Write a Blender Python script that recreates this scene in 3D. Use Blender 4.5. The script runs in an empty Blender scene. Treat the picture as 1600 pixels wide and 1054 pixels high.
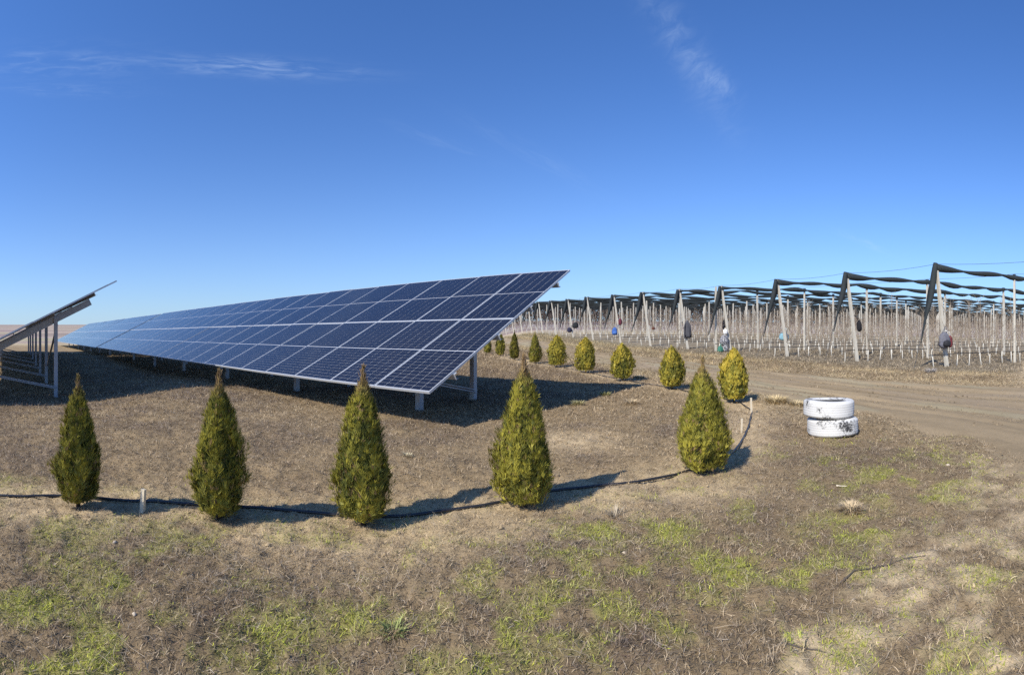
import bpy, math, random
import numpy as np
from mathutils import Vector, Matrix

random.seed(7)
RNG = np.random.default_rng(7)
SC = bpy.context.scene
COL = SC.collection
R = math.radians

# ------------------------------------------------------------------ camera
EYE = 1.325                      # eye height above the turf, metres
cam_d = bpy.data.cameras.new("camera")
cam_d.type = 'PANO'              # the photograph is a stitched (cylindrical) panorama
cam_d.panorama_type = 'CENTRAL_CYLINDRICAL'
cam_d.central_cylindrical_range_u_min = -1.01266
cam_d.central_cylindrical_range_u_max = 1.01266
cam_d.central_cylindrical_range_v_min = -0.67342
cam_d.central_cylindrical_range_v_max = 0.66076
cam_d.central_cylindrical_radius = 1.0
cam_d.clip_start = 0.05
cam_d.clip_end = 9000
cam = bpy.data.objects.new("camera", cam_d)
cam.location = (0, 0, EYE)
cam.rotation_euler = (R(90), 0, 0)
COL.objects.link(cam)
SC.camera = cam

# ------------------------------------------------------------------ light
SUN_EL, SUN_AZ = 40.3, 226.6     # azimuth clockwise from +Y
sd = Vector((math.sin(R(SUN_AZ)) * math.cos(R(SUN_EL)), math.cos(R(SUN_AZ)) * math.cos(R(SUN_EL)), math.sin(R(SUN_EL))))
sun_d = bpy.data.lights.new("sun", 'SUN')
sun_d.energy = 5.0
sun_d.angle = R(0.53)
sun_d.color = (1.0, 0.94, 0.84)
sun = bpy.data.objects.new("sun", sun_d)
sun.rotation_euler = sd.to_track_quat('Z', 'Y').to_euler()
sun.location = sd * 60
COL.objects.link(sun)

SC.view_settings.view_transform = 'Standard'
SC.view_settings.look = 'None'
SC.view_settings.exposure = 0.2
SC.view_settings.gamma = 1.0
SC.view_settings.use_curve_mapping = False
SC.render.engine = 'CYCLES'
SC.cycles.use_denoising = False
SC.cycles.max_bounces = 6
SC.cycles.diffuse_bounces = 3
SC.cycles.glossy_bounces = 3
SC.cycles.transparent_max_bounces = 8


class NB:
    """tiny helper for node expressions"""
    def __init__(s, tree):
        s.t = tree
        s.n = tree.nodes
        s.l = tree.links

    def node(s, typ, **kw):
        n = s.n.new(typ)
        for k, v in kw.items():
            setattr(n, k, v)
        return n

    def put(s, sock, v):
        if isinstance(v, bpy.types.NodeSocket):
            s.l.new(v, sock)
        else:
            sock.default_value = v

    def math(s, op, a, b=None, c=None, clamp=False):
        n = s.node('ShaderNodeMath', operation=op, use_clamp=clamp)
        s.put(n.inputs[0], a)
        if b is not None:
            s.put(n.inputs[1], b)
        if c is not None:
            s.put(n.inputs[2], c)
        return n.outputs[0]

    def mix(s, f, a, b, mode='MIX'):
        n = s.node('ShaderNodeMix', data_type='RGBA', blend_type=mode)
        s.put(n.inputs['Factor'], f)
        s.put(n.inputs[6], a)
        s.put(n.inputs[7], b)
        return n.outputs[2]

    def noise(s, vec, scale, detail=3, rough=.55, dist=0.0):
        n = s.node('ShaderNodeTexNoise')
        s.put(n.inputs['Vector'], vec)
        n.inputs['Scale'].default_value = scale
        n.inputs['Detail'].default_value = detail
        n.inputs['Roughness'].default_value = rough
        n.inputs['Distortion'].default_value = dist
        return n.outputs[0]

    def ramp(s, f, lo, hi):
        n = s.node('ShaderNodeMapRange', interpolation_type='SMOOTHSTEP')
        s.put(n.inputs[0], f)
        n.inputs[1].default_value = lo
        n.inputs[2].default_value = hi
        return n.outputs[0]


world = bpy.data.worlds.new("World")
SC.world = world
world.use_nodes = True
wt = world.node_tree
wt.nodes.clear()
w = NB(wt)
sky = w.node('ShaderNodeTexSky', sky_type='NISHITA')
sky.sun_disc = False
sky.sun_elevation = R(SUN_EL)
sky.sun_rotation = R(SUN_AZ)
sky.altitude = 120
sky.air_density = 1.0
sky.dust_density = 0.6
sky.ozone_density = 3.0
tc = w.node('ShaderNodeTexCoord')
sep = w.node('ShaderNodeSeparateXYZ')
wt.links.new(tc.outputs['Generated'], sep.inputs[0])
X, Y, Z = sep.outputs
az = w.math('ARCTAN2', X, Y)                                    # radians clockwise from +Y
hyp = w.math('SQRT', w.math('ADD', w.math('MULTIPLY', X, X), w.math('MULTIPLY', Y, Y)))
el = w.math('DIVIDE', Z, w.math('MAXIMUM', hyp, 0.001))         # tan(elevation)


def cirrus(a0, e0, rot, la, lb, sx, sy, amt, lo=.45, hi=.85, seed=0.0):
    """one wisp of cirrus: a soft ellipse of streaky noise round azimuth a0, elevation e0"""
    da, de = w.math('SUBTRACT', az, a0), w.math('SUBTRACT', el, e0)
    c, s = math.cos(rot), math.sin(rot)
    u = w.math('ADD', w.math('MULTIPLY', da, c), w.math('MULTIPLY', de, s))
    v = w.math('SUBTRACT', w.math('MULTIPLY', de, c), w.math('MULTIPLY', da, s))
    q = w.math('ADD', w.math('POWER', w.math('ABSOLUTE', w.math('DIVIDE', u, la)), 2.0),
               w.math('POWER', w.math('ABSOLUTE', w.math('DIVIDE', v, lb)), 2.0))
    m = w.math('POWER', 2.718, w.math('MULTIPLY', q, -1.0))
    cmb = w.node('ShaderNodeCombineXYZ')
    w.put(cmb.inputs[0], w.math('MULTIPLY', u, sx))
    w.put(cmb.inputs[1], w.math('MULTIPLY', v, sy))
    cmb.inputs[2].default_value = seed
    n = w.noise(cmb.outputs[0], 1.0, 7, .62, .6)
    big = w.noise(cmb.outputs[0], .28, 2, .5, .3)
    n = w.ramp(w.math('MULTIPLY', w.math('ADD', n, w.math('MULTIPLY', big, .5)), .72), lo, hi)
    return w.math('MULTIPLY', w.math('MULTIPLY', m, n), amt)


parts = [
    cirrus(-.52, .528, -.05, .17, .016, 16, 110, .36, .40, .78, 1.3),
    cirrus(-.90, .535, .02, .16, .03, 14, 70, .20, .42, .8, 5.1),
    cirrus(-.87, .483, -.02, .10, .012, 16, 100, .15, .42, .8, 9.4),
    cirrus(.345, .555, -1.02, .14, .034, 34, 18, .21, .40, .82, 3.7),
    cirrus(.40, .50, -.75, .045, .022, 60, 30, .22, .40, .75, 13.0),
    cirrus(.70, .18, -.40, .055, .006, 25, 120, .15, .40, .75, 17.0),
    cirrus(.05, .35, -.5, .14, .015, 12, 70, .07, .42, .8, 21.0),
    cirrus(-.14, .38, -.35, .09, .010, 14, 90, .09, .42, .8, 24.0),
]
cl = parts[0]
for p_ in parts[1:]:
    cl = w.math('ADD', cl, p_)
bg1 = w.node('ShaderNodeBackground')
tinted = w.mix(1.0, sky.outputs[0], (.71, 1.16, 1.82, 1), 'MULTIPLY')      # clear, deep blue winter air
haze_f = w.math('MULTIPLY', w.math('POWER', 2.718, w.math('DIVIDE', w.math('MAXIMUM', el, 0.0), -.13)), .72)   # the pale air low over the land
tinted = w.mix(haze_f, tinted, (6.1, 7.7, 9.2, 1))
skycol = w.mix(w.math('MINIMUM', cl, 1.0), tinted, (7.5, 9.2, 11.5, 1))
wt.links.new(skycol, bg1.inputs['Color'])
bg1.inputs['Strength'].default_value = 0.087
wo = w.node('ShaderNodeOutputWorld')
wt.links.new(bg1.outputs[0], wo.inputs['Surface'])


# ------------------------------------------------------------------ helpers
def ss(a, b, x):
    t = np.clip((np.asarray(x, float) - a) / (b - a), 0, 1)
    return t * t * (3 - 2 * t)


def _hash(i, j, seed):
    n = (i * 374761393 + j * 668265263 + seed * 1442695041) & 0xFFFFFFFF
    n = ((n ^ (n >> 13)) * 1274126177) & 0xFFFFFFFF
    n = n ^ (n >> 16)
    return (n & 0xFFFFFF) / float(0xFFFFFF)


def vnoise(x, y, seed=0):
    x = np.asarray(x, float)
    y = np.asarray(y, float)
    i = np.floor(x).astype(np.int64)
    j = np.floor(y).astype(np.int64)
    fx, fy = x - i, y - j
    fx = fx * fx * (3 - 2 * fx)
    fy = fy * fy * (3 - 2 * fy)
    a, b, c, d = _hash(i, j, seed), _hash(i + 1, j, seed), _hash(i, j + 1, seed), _hash(i + 1, j + 1, seed)
    return (a * (1 - fx) + b * fx) * (1 - fy) + (c * (1 - fx) + d * fx) * fy


def fbm(x, y, scale=1.0, octaves=4, seed=0, gain=.5):
    x = np.asarray(x, float) * scale
    y = np.asarray(y, float) * scale
    s, a, t = 0.0, 1.0, 0.0
    for o in range(octaves):
        ca, sa = math.cos(o * 1.1 + .5), math.sin(o * 1.1 + .5)
        s = s + a * vnoise(x * ca - y * sa + 31.7 * o, x * sa + y * ca - 17.3 * o, seed + o)
        t += a
        a *= gain
        x, y = x * 2.03, y * 2.03
    return s / t


def terrain(x, y):
    """height of the land without its small lumps"""
    x = np.asarray(x, float)
    y = np.asarray(y, float)
    r = np.hypot(x, y)
    sx = ss(-8, 4, x) * ss(0, 1, y)
    yy = np.clip(y, 0, 60)
    rise = .00038 * yy * yy + .035 * np.clip(y - 60, 0, 190) + .018 * np.clip(y - 250, 0, None)
    dip = -.40 * ss(1.5, 6.2, -x - .55 * y) * ss(22, 10, y) * ss(60, 25, r)
    left = .0195 * np.clip(r - 75, 0, None)
    return sx * rise + (1 - sx) * left + dip


ROAD_Y = np.array([-9, -4, 0, 2.5, 3.8, 5.45, 8.2, 11, 14.2, 19.2, 23.2, 30.4, 38, 48, 70.])
ROAD_L = np.array([3.4, 3.7, 4.0, 4.35, 4.75, 5.1, 5.15, 5.15, 4.65, 3.68, 2.95, 1.93, .55, -1.6, -6.5])
FAR_Y = np.array([-9, 0, 5, 6.6, 8.56, 11.9, 16.7, 21.6, 28.3, 38, 48, 70.])
FAR_X = np.array([11.8, 11.3, 10.9, 10.6, 9.96, 8.9, 7.94, 7.06, 5.44, 3.6, 1.6, -3.0])


def road_lr(y):
    return np.interp(y, ROAD_Y, ROAD_L), np.interp(y, FAR_Y, FAR_X)


def road_mask(x, y):
    l, r = road_lr(y)
    wob = (fbm(x, y, .9, 3, 77) - .5) * 1.1
    return ss(-.25, .35, x - l + wob) * ss(-.25, .35, r - x + wob)


HOSE = np.array([(-5.6, .9), (-4.4, 1.75), (-3.58, 2.23), (-3.27, 2.53), (-2.93, 2.78), (-2.57, 2.94), (-2.27, 3.09), (-1.75, 3.34),
                 (-1.18, 3.53), (-.75, 3.64), (-.15, 3.89), (.37, 4.16), (1.01, 4.34), (1.70, 4.58), (2.31, 5.03),
                 (2.91, 5.88), (3.40, 6.67), (3.90, 7.60), (4.08, 8.3), (4.12, 8.95), (3.95, 9.9), (3.70, 11.15), (3.02, 13.24),
                 (2.40, 15.9), (1.72, 18.4), (1.02, 20.5), (.2, 22.8), (-.5, 26.7)])


def seg_dist(x, y, poly):
    d = np.full(np.shape(x), 1e9)
    for (x0, y0), (x1, y1) in zip(poly[:-1], poly[1:]):
        dx, dy = x1 - x0, y1 - y0
        t = np.clip(((x - x0) * dx + (y - y0) * dy) / (dx * dx + dy * dy), 0, 1)
        d = np.minimum(d, np.hypot(x - x0 - t * dx, y - y0 - t * dy))
    return d


GREEN = [(-2.05, 1.43, .22), (-1.64, 1.38, .24), (-1.37, 1.68, .16), (-1.88, 1.98, .12), (-.96, 1.97, .19), (-.72, 2.3, .15),
         (-.31, 2.24, .17), (-.58, 2.5, .13), (.3, 2.37, .21), (.67, 2.61, .2), (.76, 2.23, .18), (1.35, 2.18, .19),
         (1.64, 2.23, .21), (3.28, 3.2, .41), (2.98, 2.63, .2), (2.14, 2.7, .22), (1.69, 1.69, .15), (1.58, 1.32, .16),
         (2.33, 1.63, .18), (1.34, 1.65, .13), (1.15, 2.6, .22), (-.11, 2.14, .19), (1.01, 3.23, .17), (.6, 3.34, .17), (1.08, 1.95, .14)]
PURPLE = [(-2.69, 2.08, .52), (-2.27, 2.39, .46), (-1.49, 2.33, .49), (-2.07, 1.52, .19), (-1.79, 1.58, .18), (-.96, 2.59, .35),
          (.08, 3.0, .34), (-.12, 2.38, .21), (2.89, 4.39, .47), (3.55, 4.25, .56), (3.86, 3.58, .4), (2.52, 2.52, .32),
          (3.71, 3.03, .36), (3.17, 2.27, .3), (1.87, 2.35, .23), (1.74, 3.33, .33), (1.21, 3.7, .3), (-1.26, 1.91, .23),
          (.55, 2.12, .22), (.94, 1.98, .19), (-.48, 2.09, .19)]
TAN = [(-2.76, 2.56, .43), (-1.49, 3.05, .39), (-.68, 3.32, .47), (-.95, 3.04, .24), (-.09, 3.5, .35), (.76, 3.97, .36),
       (1.36, 3.98, .32), (1.78, 4.0, .28), (-3.03, 2.23, .29), (.78, 6.13, .47)]
SAND = [(1.86, 1.86, .23), (2.33, 1.9, .27), (1.45, 1.64, .17), (1.92, 1.42, .18), (1.19, 1.63, .15), (1.72, 1.14, .16),
        (1.21, 1.88, .11), (1.48, 1.34, .13), (2.27, 2.1, .2)]
STALK = [(-2.57, 1.89, .32), (-2.14, 2.37, .4), (-1.68, 2.49, .3), (.24, 3.18, .28), (0, 2.92, .22), (.56, 3.13, .2), (.85, 3.66, .19),
         (2.21, 4.24, .42), (3.02, 5.0, .44), (-1.15, 2.68, .26)]


def blobs(x, y, lst, grow=1.25):
    m = np.zeros(np.shape(x))
    for a, b, r in lst:
        m = np.maximum(m, np.exp(-((x - a) ** 2 + (y - b) ** 2) / (r * grow) ** 2))
    return m


def soil_fields(x, y):
    """how much of each ground cover grows at a place, 0..1"""
    x = np.asarray(x, float)
    y = np.asarray(y, float)
    r = np.hypot(x, y)
    n1 = fbm(x, y, 1.6, 4, 5)
    n2 = fbm(x, y, 5.5, 4, 15)
    n3 = fbm(x, y, .45, 3, 25)
    f = {}
    dh = seg_dist(x, y, HOSE)
    inside = ss(0, .6, (y - (3.86 + .36 * x)) * 1.0) * ss(0, .5, 4.4 - x - .05 * y) * ss(40, 20, r)
    f['inside'] = inside
    near = ss(7.5, 5.0, r)
    tan = np.maximum(np.exp(-(dh / .42) ** 2) * .9, blobs(x, y, TAN) * .95)
    f['tan'] = np.clip(tan * ss(.30, .55, n1 * .5 + n2 * .5 + .10), 0, 1)
    pu = np.maximum(blobs(x, y, PURPLE) * 1.05, .55 * near * (1 - inside))
    pu = np.maximum(pu, .8 * inside * ss(.42, .62, n3 * .6 + n1 * .4))
    f['purple'] = np.clip(pu, 0, 1) * ss(.28, .60, n1 * .6 + n2 * .4 + .06)
    gr = np.maximum(blobs(x, y, GREEN, 1.45), .52 * near * (1 - inside) * ss(.40, .60, n1))
    f['green'] = np.clip(gr, 0, 1) * ss(.40, .60, n2 * .75 + n1 * .25) * (1 - .8 * np.exp(-(dh / .35) ** 2))
    sline = (x - 1.13) * .62 - (y - 1.88) * 1.05
    sd_ = np.maximum(blobs(x, y, SAND, 1.5), .75 * ss(-.1, 1.0, sline) * ss(0, .6, x - .9))
    f['sand'] = np.clip(sd_ * ss(.34, .58, n2 * .55 + n1 * .45), 0, 1)
    f['stalk'] = blobs(x, y, STALK)
    f['road'] = road_mask(x, y)
    l_, r_ = road_lr(y)
    f['dust'] = ss(-1.3, .5, x - l_ + (n1 - .5) * 2.2) * ss(-1.3, .5, r_ - x + (n1 - .5) * 2.2)
    l, rr = road_lr(y)
    vergeL = np.exp(-((x - l + .35) / .45) ** 2) * ss(5.5, 7.5, y)
    vergeR = np.maximum(np.exp(-((x - rr - .5) / .5) ** 2), .85 * np.exp(-((x - rr - 3.0) / .9) ** 2)) * ss(2, 6, y)
    f['straw'] = np.clip(np.maximum(vergeL * .9, vergeR) * ss(.35, .6, fbm(x, y, .8, 3, 45)) * ss(80, 50, r), 0, 1)
    f['orchard'] = ss(3.0, 5.5, x - rr) * ss(4, 8, y)
    f['n1'], f['n2'], f['n3'] = n1, n2, n3
    f['r'] = r
    return f


C_BASE = np.array([.285, .208, .118])
C_TAN = np.array([.520, .395, .232])
C_PUR = np.array([.172, .126, .080])
C_GRN = np.array([.275, .290, .060])
C_SAND = np.array([.540, .420, .265])
C_ROAD = np.array([.308, .232, .138])
C_STRAW = np.array([.560, .435, .255])
C_ORCH = np.array([.255, .210, .145])


def soil_colour(x, y, f=None):
    f = f or soil_fields(x, y)
    c = np.zeros(np.shape(x) + (3,)) + C_BASE

    def lay(c, m, col):
        m = np.asarray(m)[..., None]
        return c * (1 - m) + col * m
    c = lay(c, f['purple'] * .85, C_PUR)
    c = lay(c, f['orchard'] * .9, C_ORCH)
    c = lay(c, f['tan'] * .9, C_TAN)
    c = lay(c, f['green'] * .6, C_GRN)
    c = lay(c, f['sand'] * .95, C_SAND)
    c = lay(c, f['straw'] * .8, C_STRAW)
    c = lay(c, f['dust'] * .75, C_ROAD)
    c = lay(c, f['road'] * .9, C_ROAD)
    c = c * (.78 + .44 * f['n2'])[..., None]
    # the far farmland: broad bands of ploughed soil, stubble and winter crop
    r = f['r']
    far = ss(48, 75, r)
    a = np.arctan2(x, y)
    band = vnoise(np.log(np.maximum(r, 1)) * 6.5 + 2.2 * vnoise(a * 3.0, r * .002, 91), a * 1.6, 61)
    band2 = vnoise(np.log(np.maximum(r, 1)) * 15 + 3.0, a * 4.5, 63)
    fc = np.zeros(np.shape(x) + (3,)) + np.array([.31, .235, .205])
    fc = lay(fc, ss(.50, .62, band), np.array([.40, .32, .25]))
    fc = lay(fc, ss(.42, .30, band) * .9, np.array([.235, .175, .165]))
    fc = lay(fc, ss(.66, .74, band2) * .6, np.array([.36, .33, .19]))
    fc = lay(fc, np.exp(-((r - 60) / 14) ** 2) * .8, np.array([.52, .42, .25]))
    return c * (1 - far[..., None]) + fc * far[..., None]


def lumps(x, y, f=None):
    r = np.hypot(x, y)
    a = (fbm(x, y, .8, 3, 301) - .5) * .10 + (fbm(x, y, 4.2, 4, 311) - .5) * .050 * ss(30, 8, r) \
        + (fbm(x, y, 14., 3, 321) - .5) * .048 * ss(14, 4, r)
    m = road_mask(x, y)
    return a * (1 - .75 * m) - .03 * m * ss(75, 50, r)


def ground_z(x, y):
    x = np.asarray(x, float)
    y = np.asarray(y, float)
    return terrain(x, y) + lumps(x, y)


def gz(x, y):
    return float(ground_z(np.array([x]), np.array([y]))[0])


# ---- materials
def new_mat(name):
    m = bpy.data.materials.new(name)
    m.use_nodes = True
    nt = m.node_tree
    nt.nodes.clear()
    b = NB(nt)
    out = b.node('ShaderNodeOutputMaterial')
    p = b.node('ShaderNodeBsdfPrincipled')
    nt.links.new(p.outputs[0], out.inputs[0])
    return m, b, p, out


def grain_mat(name, col, rough=.6, metal=0.0, scale=30, amount=.25, bump=0.0, spec=.5, col2=None, lo=.45, hi=.65):
    m, b, p, out = new_mat(name)
    co = b.node('ShaderNodeTexCoord')
    v = co.outputs['Object']
    n = b.noise(v, scale, 4, .6)
    n2 = b.noise(v, scale * .13, 3, .6)
    k = b.math('ADD', b.math('MULTIPLY', n, amount), b.math('MULTIPLY', n2, amount))
    k = b.math('ADD', k, 1.0 - amount)
    c4 = tuple(col) + (1,)
    base = b.mix(1.0, c4, (1, 1, 1, 1), 'MIX')
    mul = b.node('ShaderNodeVectorMath', operation='SCALE')
    mul.inputs[0].default_value = tuple(col)
    b.put(mul.inputs['Scale'], k)
    colour = mul.outputs[0]
    if col2 is not None:
        colour = b.mix(b.ramp(b.noise(v, scale * .4, 5, .65), lo, hi), colour, tuple(col2) + (1,))
    b.put(p.inputs['Base Color'], colour)
    p.inputs['Roughness'].default_value = rough
    p.inputs['Metallic'].default_value = metal
    p.inputs['Specular IOR Level'].default_value = spec
    if bump:
        bn = b.node('ShaderNodeBump')
        bn.inputs['Strength'].default_value = bump
        bn.inputs['Distance'].default_value = .01
        b.put(bn.inputs['Height'], n)
        b.l.new(bn.outputs[0], p.inputs['Normal'])
    return m


def attr_mat(name, rough=.75, translucent=0.0, spec=.25, grain=0.0, grain_scale=60, bump=0.0):
    """colour comes from the per-point attribute 'tint' that the mesh carries"""
    m, b, p, out = new_mat(name)
    a = b.node('ShaderNodeAttribute')
    a.attribute_name = 'tint'
    colour = a.outputs['Color']
    if grain:
        co = b.node('ShaderNodeTexCoord')
        n = b.noise(co.outputs['Object'], grain_scale, 5, .7)
        n2 = b.noise(co.outputs['Object'], grain_scale * .21, 4, .6)
        k = b.math('ADD', b.math('MULTIPLY', b.math('ADD', b.math('MULTIPLY', n, .6), b.math('MULTIPLY', n2, .4)), grain * 2), 1 - grain)
        mul = b.node('ShaderNodeVectorMath', operation='SCALE')
        b.put(mul.inputs[0], colour)
        b.put(mul.inputs['Scale'], k)
        colour = mul.outputs[0]
        if bump:
            bn = b.node('ShaderNodeBump')
            bn.inputs['Strength'].default_value = bump
            bn.inputs['Distance'].default_value = .02
            b.put(bn.inputs['Height'], n)
            b.l.new(bn.outputs[0], p.inputs['Normal'])
    b.put(p.inputs['Base Color'], colour)
    p.inputs['Roughness'].default_value = rough
    p.inputs['Specular IOR Level'].default_value = spec
    if translucent:
        tr = b.node('ShaderNodeBsdfTranslucent')
        b.put(tr.inputs['Color'], colour)
        mx = b.node('ShaderNodeMixShader')
        mx.inputs[0].default_value = translucent
        b.l.new(p.outputs[0], mx.inputs[1])
        b.l.new(tr.outputs[0], mx.inputs[2])
        b.l.new(mx.outputs[0], out.inputs[0])
    return m


M = {}
M['ground'] = attr_mat('dry turf soil', .95, 0, .1, .55, 55, .8)
M['road'] = attr_mat('packed earth', .95, 0, .1, .28, 22, .5)
M['blade'] = attr_mat('dry blades', .75, .15, .15)
M['leaf'] = attr_mat('thuja leaf', .55, .10, .25)
M['alu'] = grain_mat('anodised aluminium', (.56, .58, .60), .42, .35, 20, .08)
M['galv'] = grain_mat('galvanised steel', (.40, .425, .46), .5, .35, 14, .25)
M['backsheet'] = grain_mat('white backsheet', (.62, .64, .67), .25, 0, 10, .05)
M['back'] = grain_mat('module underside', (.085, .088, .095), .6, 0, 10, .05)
M['concrete'] = grain_mat('whitewashed concrete', (.52, .485, .41), .85, 0, 9, .3, .3, .2, (.46, .43, .37), .58, .72)
M['net'] = grain_mat('dark hail net', (.030, .036, .038), .8, 0, 40, .5, .6, .2)
M['black'] = grain_mat('black polyethylene', (.022, .023, .026), .33, 0, 30, .3, .2, .5)
M['wire'] = grain_mat('steel wire', (.10, .11, .12), .5, .6, 30, .2)
M['bark'] = grain_mat('bark', (.075, .055, .042), .9, 0, 60, .4, .5, .1)
M['twig'] = grain_mat('bare twigs', (.30, .245, .185), .85, 0, 5, .35, 0, .1)
M['whitetrunk'] = grain_mat('whitewashed bark', (.66, .63, .55), .9, 0, 40, .2, .3, .1)
M['stake'] = grain_mat('pale raw wood', (.66, .57, .42), .8, 0, 40, .25, .2, .2)
M['stone'] = grain_mat('pale stone', (.50, .42, .32), .9, 0, 50, .3, .4, .1)
M['drywood'] = grain_mat('grey dead wood', (.10, .085, .075), .9, 0, 60, .4, .4, .1)

# solar cells: dark blue silicon seen through glass
m, b, p, out = new_mat('solar cells under glass')
co = b.node('ShaderNodeTexCoord')
n = b.noise(co.outputs['Object'], 1.3, 2, .5)
oi = b.node('ShaderNodeObjectInfo')
n = b.math('ADD', b.math('MULTIPLY', n, .5), b.math('MULTIPLY', oi.outputs['Random'], .5))
col = b.mix(n, (.0095, .0095, .0145, 1), (.0155, .0158, .0225, 1))
dust = b.math('MULTIPLY', b.ramp(b.noise(co.outputs['Object'], 2.4, 5, .7), .42, .75), .022)
col = b.mix(dust, col, (.34, .30, .25, 1))
b.put(p.inputs['Base Color'], col)
b.put(p.inputs['Roughness'], b.math('ADD', b.math('MULTIPLY', n, .09), .05))
p.inputs['IOR'].default_value = 1.46
M['cells'] = m

# tyre: white paint worn through to the black rubber
m, b, p, out = new_mat('worn white paint on rubber')
co = b.node('ShaderNodeTexCoord')
v = co.outputs['Object']
big = b.noise(v, 4.2, 3, .6)
fine = b.noise(v, 44, 6, .8)
wear = b.ramp(b.math('ADD', b.math('MULTIPLY', big, .62), b.math('MULTIPLY', fine, .54)), .615, .70)
geo = b.node('ShaderNodeNewGeometry')
grime = b.math('MULTIPLY', b.noise(v, 9, 4, .6), .25)
white = b.mix(grime, (.64, .63, .60, 1), (.36, .33, .28, 1))
sp_ = b.node('ShaderNodeSeparateXYZ')
b.l.new(v, sp_.inputs[0])
rr_ = b.math('SQRT', b.math('ADD', b.math('MULTIPLY', sp_.outputs[0], sp_.outputs[0]), b.math('MULTIPLY', sp_.outputs[1], sp_.outputs[1])))
bare = b.ramp(b.math('ADD', rr_, b.math('MULTIPLY', fine, .05)), .262, .238)      # the paint never reached the hollow
wear = b.math('MAXIMUM', wear, bare)
col = b.mix(wear, white, (.038, .038, .038, 1))
b.put(p.inputs['Base Color'], col)
p.inputs['Roughness'].default_value = .7
bn = b.node('ShaderNodeBump')
bn.inputs['Strength'].default_value = .2
bn.inputs['Distance'].default_value = .004
b.put(bn.inputs['Height'], fine)
b.l.new(bn.outputs[0], p.inputs['Normal'])
M['tyre'] = m


def fabric(name, col, rough=.8):
    return grain_mat(name, col, rough, 0, 60, .3, .4, .2)


# ---- mesh helpers
def link(o, parent=None):
    COL.objects.link(o)
    if parent is not None:
        o.parent = parent
    return o


def mesh_np(name, verts, tris, tint=None, smooth=False):
    """big triangle mesh straight from numpy arrays"""
    me = bpy.data.meshes.new(name)
    nv, nt = len(verts), len(tris)
    me.vertices.add(nv)
    me.vertices.foreach_set('co', np.ascontiguousarray(verts, dtype=np.float32).ravel())
    me.loops.add(nt * 3)
    me.loops.foreach_set('vertex_index', np.ascontiguousarray(tris, dtype=np.int32).ravel())
    me.polygons.add(nt)
    me.polygons.foreach_set('loop_start', np.arange(0, nt * 3, 3, dtype=np.int32))
    me.polygons.foreach_set('loop_total', np.full(nt, 3, dtype=np.int32))
    if smooth:
        me.polygons.foreach_set('use_smooth', np.ones(nt, dtype=bool))
    me.update(calc_edges=True)
    if tint is not None:
        at = me.color_attributes.new('tint', 'FLOAT_COLOR', 'POINT')
        rgba = np.ones((nv, 4), dtype=np.float32)
        rgba[:, :3] = tint
        at.data.foreach_set('color', rgba.ravel())
    return me


class MB:
    """collects shapes, then becomes ONE mesh"""
    def __init__(s):
        s.v, s.f, s.m = [], [], []

    def add(s, vs, fs, mi=0):
        o = len(s.v)
        s.v += [tuple(p) for p in vs]
        s.f += [tuple(i + o for i in f) for f in fs]
        s.m += [mi] * len(fs)

    def box(s, x0, x1, y0, y1, z0, z1, mi=0):
        s.add([(x0, y0, z0), (x1, y0, z0), (x1, y1, z0), (x0, y1, z0), (x0, y0, z1), (x1, y0, z1), (x1, y1, z1), (x0, y1, z1)],
              [(0, 3, 2, 1), (4, 5, 6, 7), (0, 1, 5, 4), (1, 2, 6, 5), (2, 3, 7, 6), (3, 0, 4, 7)], mi)

    def prism(s, p0, p1, prof, up=(0, 0, 1), mi=0, scale1=1.0):
        """profile (list of 2D points) swept from p0 to p1"""
        p0, p1 = Vector(p0), Vector(p1)
        d = (p1 - p0).normalized()
        a = d.cross(Vector(up))
        if a.length < 1e-4:
            a = d.cross(Vector((0, 1, 0)))
        a.normalize()
        c = a.cross(d).normalized()
        n = len(prof)
        vs = [p0 + a * u + c * v for u, v in prof] + [p1 + a * u * scale1 + c * v * scale1 for u, v in prof]
        fs = [(i, (i + 1) % n, n + (i + 1) % n, n + i) for i in range(n)]
        fs += [tuple(range(n - 1, -1, -1)), tuple(range(n, 2 * n))]
        s.add(vs, fs, mi)

    def tube(s, pts, rad, n=6, mi=0, cap=True):
        pts = [Vector(p) for p in pts]
        k = len(pts)
        if not hasattr(rad, '__len__'):
            rad = [rad] * k
        vs = []
        ref = Vector((0, 0, 1))
        for i, p in enumerate(pts):
            d = (pts[min(i + 1, k - 1)] - pts[max(i - 1, 0)]).normalized()
            a = d.cross(ref)
            if a.length < .05:
                a = d.cross(Vector((1, 0, 0)))
            a.normalize()
            c = a.cross(d)
            for j in range(n):
                t = 2 * math.pi * j / n
                vs.append(p + (a * math.cos(t) + c * math.sin(t)) * rad[i])
        fs = [(i * n + j, i * n + (j + 1) % n, (i + 1) * n + (j + 1) % n, (i + 1) * n + j) for i in range(k - 1) for j in range(n)]
        if cap:
            fs += [tuple(range(n - 1, -1, -1)), tuple(range((k - 1) * n, k * n))]
        s.add(vs, fs, mi)

    def mesh(s, name, mats, smooth=False):
        me = bpy.data.meshes.new(name)
        me.from_pydata(s.v, [], s.f)
        for mm in (mats if isinstance(mats, (list, tuple)) else [mats]):
            me.materials.append(mm)
        me.polygons.foreach_set('material_index', s.m)
        if smooth:
            me.polygons.foreach_set('use_smooth', [True] * len(s.f))
        me.update()
        return me

    def build(s, name, mats, parent=None, smooth=False):
        return link(bpy.data.objects.new(name, s.mesh(name, mats, smooth)), parent)


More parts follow.
